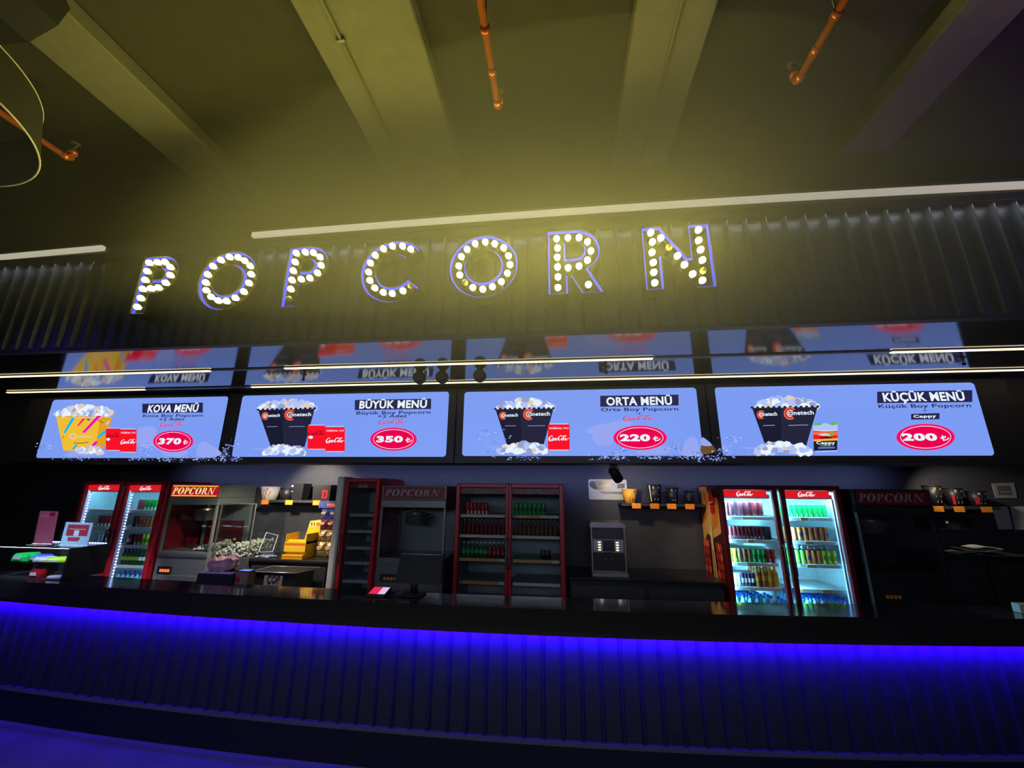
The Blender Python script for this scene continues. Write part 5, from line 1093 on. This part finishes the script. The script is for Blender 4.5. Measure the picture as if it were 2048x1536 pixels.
packet(-5.10, 3.56, 1.243, .15, .12, .065, GP, .1, 'green candy packet on the glass shelf, at the outer end'); packet(-4.98, 3.60, 1.243, .13, .12, .045, BP, -.3, 'blue candy packet on the glass shelf beside the green one'); packet(-4.87, 3.55, 1.243, .13, .1, .035, WP, .2, 'white and red candy packet in the middle of the glass shelf'); packet(-4.70, 3.55, 1.243, .22, .1, .035, LP, -.05, 'lime candy packet on the glass shelf near the black side')
packet(-4.88, 3.54, 1.107, .12, .08, .07, RP, 0, 'dark red packet at the bottom of the glass case'); packet(-4.66, 3.53, 1.107, .13, .08, .02, WP, .1, 'white packet lying at the bottom of the glass case'); packet(-4.64, 3.64, 1.107, .07, .06, .045, pm('pale_green_packet', 150, 200, 150), .2, 'pale green packet at the bottom of the glass case near its black side')
# sign holders on the case
ACR = pane_mat('acrylic', (.95, .97, 1), .2)
def holder(pts, d, label, face, art):
    c = [P(x, y, d) for x, y in pts]; x0, z0 = c[0]; zb = 1.3765
    t = thing('sign_holder', label, 'sign holder', ((c[0][0]+c[1][0])/2, d, zb), 'acrylic sign holders')
    k = zb-min(c[0][1], c[1][1]); q = [(x, z+(k if i < 2 else 0)) for i, (x, z) in enumerate(c)]; q[0] = (q[0][0], zb); q[1] = (q[1][0], zb)
    b = MB(); b.prism(q, d-.004, d+.004, face); b.build('card', t)
    m = lambda u, v: (q[0][0]+(q[1][0]-q[0][0])*u+(q[3][0]-q[0][0])*v, zb+(q[3][1]-zb)*v)
    b = MB()
    for i, (pp, mm) in enumerate(art): b.flat([m(u, v) for u, v in pp], d-.0048-.0005*i, mm)
    b.build('printed_notice', t)
    b = MB(); b.box(q[0][0]-.01, q[1][0]+.01, d-.05, d+.05, zb, zb+.004, ACR).prism([(q[0][0]-.008, zb+.004), (q[1][0]+.008, zb+.004), (q[2][0]+.008, q[2][1]+.008), (q[3][0]-.008, q[3][1]+.008)], d-.012, d-.010, ACR); b.build('acrylic_stand', t)
rect = lambda a, c, d_, e: [(a, d_), (c, d_), (c, e), (a, e)]
holder([(66, 1094), (102, 1095), (116, 1023), (81, 1022)], 3.62, 'tall dark red notice in an acrylic holder on the glass case', mat('dull_crimson_card', (.32, .05, .10), .5), [(rect(.1, .55, .82, .88), PINKC), (rect(.1, .5, .55, .57), PINKC), (rect(.1, .3, .40, .42), PINKC), (rect(.62, .9, .86, .96), DRED)])
holder([(119, 1096), (174, 1098), (187, 1046), (133, 1044)], 3.60, 'square pale blue and red notice in an acrylic holder on the glass case', mat('pale_blue_card', (.42, .62, .75), .5), [(rect(.12, .9, .42, .9), pm('notice_red', 180, 60, 70)), (rect(.40, .58, .43, .66), WHTP), (rect(.2, .8, .7, .72), WHTP), ([(.25, .2), (.62, .2), (.68, .36), (.22, .36)], pm('notice_red_deep', 190, 40, 60)), (rect(.34, .54, .25, .29), PINKC)])

# coffee machine
CMD = mat('coffee_machine_black', (.03, .028, .03), .3); CMS = mat('coffee_machine_silver', (.36, .35, .33), .35, .5)
t = thing('coffee_machine', 'silver and black coffee machine with two columns of glowing buttons', 'coffee machine', (.50, 4.7, 1.05)); x0, x1, y0, y1 = .315, .685, 4.72, 5.15
b = MB(); b.box(x0, x1, y0+.03, y1, 1.10, 1.545, CMS, .01); b.build('body', t)
b = MB(); b.prism([(x0-.006, 1.54), (x1+.006, 1.54), (x1+.006, 1.565), (x1-.02, 1.59), (x0+.01, 1.595), (x0-.006, 1.58)], y0-.005, y1, CMS); b.build('top_cover', t)
MB().box(x0+.022, x1-.022, y0+.018, y0+.029, 1.42, 1.535, CMD, .004).build('upper_panel', t); b = MB(); b.box(x0+.02, x1-.02, y0+.012, y0+.029, 1.285, 1.415, CMS, .006); bp = b.build('button_panel', t)
MB().box(x0+.125, x1-.12, y0+.006, y0+.0115, 1.30, 1.41, mat('coffee_display', (.06, .02, .025), .2)).build('display', bp)
for j in range(4):
    for sx in (x0+.075, x1-.105): MB().box(sx, sx+.03, y0+.004, y0+.0115, 1.305+.026*j, 1.317+.026*j, mat('button_glow', (.5, .5, .4), .4, emis=(1, .92, .65), strength=1.3, sample=False), .002).build('button', bp)
MB().box(x0+.02, x1-.02, y0+.024, y0+.0295, 1.105, 1.28, CMD, .004).build('cup_bay', t); b = MB(); b.box(x0+.14, x1-.14, y0+.005, y0+.023, 1.235, 1.29, CMD, .006); b.tube([(.47, y0+.014, 1.235), (.47, y0+.014, 1.205)], .007, CMS, 8).tube([(.53, y0+.014, 1.235), (.53, y0+.014, 1.205)], .007, CMS, 8); b.build('spout', t)
b = MB(); b.box(x0-.005, x1+.005, y0-.05, y0+.023, 1.051, 1.095, CMS, .006).box(x0, x1, y0+.023, y1, 1.051, 1.099, CMS); b.build('drip_tray', t)
for x in (x0, x1-.018): MB().box(x, x+.018, y0+.005, y0+.029, 1.10, 1.54, CMS, .004).build('side_trim', t)
# menu board on the wall
t = thing('menu_board', 'cream wall board with a drawn baguette sandwich, beside the orange bucket', 'sign', (.59, 5.28, 1.95)); q = [P(1178, 999, 5.285), P(1252, 1000, 5.285), P(1255, 959, 5.285), P(1177, 957, 5.285)]
x0, x1, z0, z1 = q[0][0], q[1][0]+.02, q[0][1], q[2][1]; r = .02
b = MB(); b.prism(arc(x0+r, z0+r, r, 180, 270, 4)+arc(x1-r, z0+r, r, 270, 360, 4)+arc(x1-r, z1-r, r, 0, 90, 4)+arc(x0+r, z1-r, r, 90, 180, 4), 5.282, 5.298, mat('cream_board', (.62, .60, .50), .5)); b.build('board', t)
b = MB(); m = lambda u, v: (x0+(x1-x0)*u, z0+(z1-z0)*v)
b.flat([m(*p) for p in ((.02, .75), (.06, .9), (.15, .92), (.5, 1.0), (.55, .98), (.7, .75), (.68, .7), (.3, .45), (.18, .5), (.06, .6))], 5.2815, pm('board_tan', 150, 138, 100)); b.flat([m(*p) for p in ((.02, .75), (.06, .9), (.15, .9), (.22, .65), (.24, .5), (.16, .5), (.06, .6))], 5.281, pm('board_brown', 70, 60, 55))
b.flat([m(*p) for p in ((.25, .38), (.3, .40), (.98, .40), (.98, .28), (.42, .28))], 5.281, pm('board_grey', 105, 108, 112)); b.flat([m(*p) for p in ((.74, .55), (.94, .58), (.95, .8), (.76, .78))], 5.281, pm('board_grey_dark', 95, 95, 90)); b.text('MENU', *(m(.30, .7)[0], m(.58, .7)[0], m(.3, .70)[1], .028, 5.2808, pm('board_lettering', 90, 82, 66), .02)) if False else None
for i in range(5): b.flat([m(.27+.055*i, .70+.018*i), m(.305+.055*i, .71+.018*i), m(.315+.055*i, .83+.018*i), m(.28+.055*i, .82+.018*i)], 5.2808, pm('board_letter_brown', 95, 86, 66))
b.build('drawn_sandwich', t)
# papers on the wall near the last shelf
def wall_paper(pts, label, m, frame=None):
    q = [P(x, y, 5.288) for x, y in pts]; t = thing('wall_notice', label, 'notice', (q[0][0], 5.288, q[0][1]), 'papers pinned to the wall')
    b = MB(); b.prism(q, 5.288, 5.298, m); b.build('sheet', t); b = MB(); w, h = q[1][0]-q[0][0], q[3][1]-q[0][1]
    if frame: b.flat([(q[0][0]+w*a, q[0][1]+h*c) for a, c in ((.18, .2), (.82, .2), (.82, .85), (.18, .85))], 5.2875, frame); b.flat([(q[0][0]+w*a, q[0][1]+h*c) for a, c in ((.25, .4), (.75, .4), (.75, .46), (.25, .46))], 5.287, m)
    else:
        for k in range(9): b.flat([(q[0][0]+w*.12, q[0][1]+h*(.1+.09*k)), (q[0][0]+w*random.uniform(.6, .9), q[0][1]+h*(.1+.09*k)), (q[0][0]+w*.8, q[0][1]+h*(.112+.09*k)), (q[0][0]+w*.12, q[0][1]+h*(.112+.09*k))], 5.2875, pm('faint_print', 150, 150, 140))
    b.build('printed_text', t)
wall_paper([(1992, 996), (2035, 996), (2028, 965), (1984, 967)], 'square greyish framed notice high on the wall', mat('greyish_paper', (.42, .41, .40), .7), pm('notice_grey', 110, 110, 108))
wall_paper([(1998, 1059), (2026, 1058), (2015, 1013), (1985, 1014)], 'white paper sheet with pale blue edge below the square notice', PAPER)
wall_paper([(2031, 1060), (2068, 1058), (2058, 1012), (2022, 1014)], 'white paper sheet at the end of the wall, beyond the blue-edged one', PAPER)
# small dark counter with paper pile by the last popcorn machine
t = thing('side_cabinet', 'black cabinet with a paper pile on top beside the dark popcorn machine', 'cabinet', (4.15, 4.85, 0)); MB().box(3.72, 4.60, 4.80, 5.27, 0, 1.325, BLACK, .005).build('body', t); MB().box(3.71, 4.61, 4.785, 5.275, 1.326, 1.345, DARK, .003).build('top', t)
for x in (3.94, 4.38): MB().box(x-.2, x+.2, 4.786, 4.799, .2, 1.28, DARK, .003).build('door', t)
rg = random.Random(2)
for i, (xa, xb, z, lb) in enumerate(((3.93, 4.18, 1.346, 'lowest loose white sheet on the black cabinet'), (4.02, 4.36, 1.372, 'second loose white sheet on the black cabinet pile'), (4.12, 4.38, 1.398, 'uppermost bent white sheet on the black cabinet pile'))):
    t = thing('paper_sheet', lb, 'paper', (xa, 4.85, z), 'loose paper on the black cabinet'); b = MB(); n = 8; V = []
    for y in (4.82, 5.02):
        for k in range(n+1): u = k/n; V.append((xa+(xb-xa)*u+(y-4.82)*.2, y, z+.004+.018*math.sin(u*3+i*1.7)**2))
    V += [(x, y, zz-.003) for x, y, zz in V]; o = 2*(n+1)
    b.mesh(V, [(k, k+1, n+2+k, n+1+k) for k in range(n)]+[(o+k, o+n+1+k, o+n+2+k, o+k+1) for k in range(n)]+[(k, o+k, o+k+1, k+1) for k in range(n)], PAPER); b.build('sheet', t)
t = thing('small_box', 'black box with one white indicator dot under the far shelf', 'box', (4.14, 5.1, 1.55)); MB().box(3.98, 4.42, 5.08, 5.298, 1.55, 1.68, BLK2, .008).build('housing', t); b = MB(); b.lathe([(.014, 5.070), (.014, 5.079)], (4.13, 0, 1.635), WHP, 14, axis='y'); b.build('indicator', t)
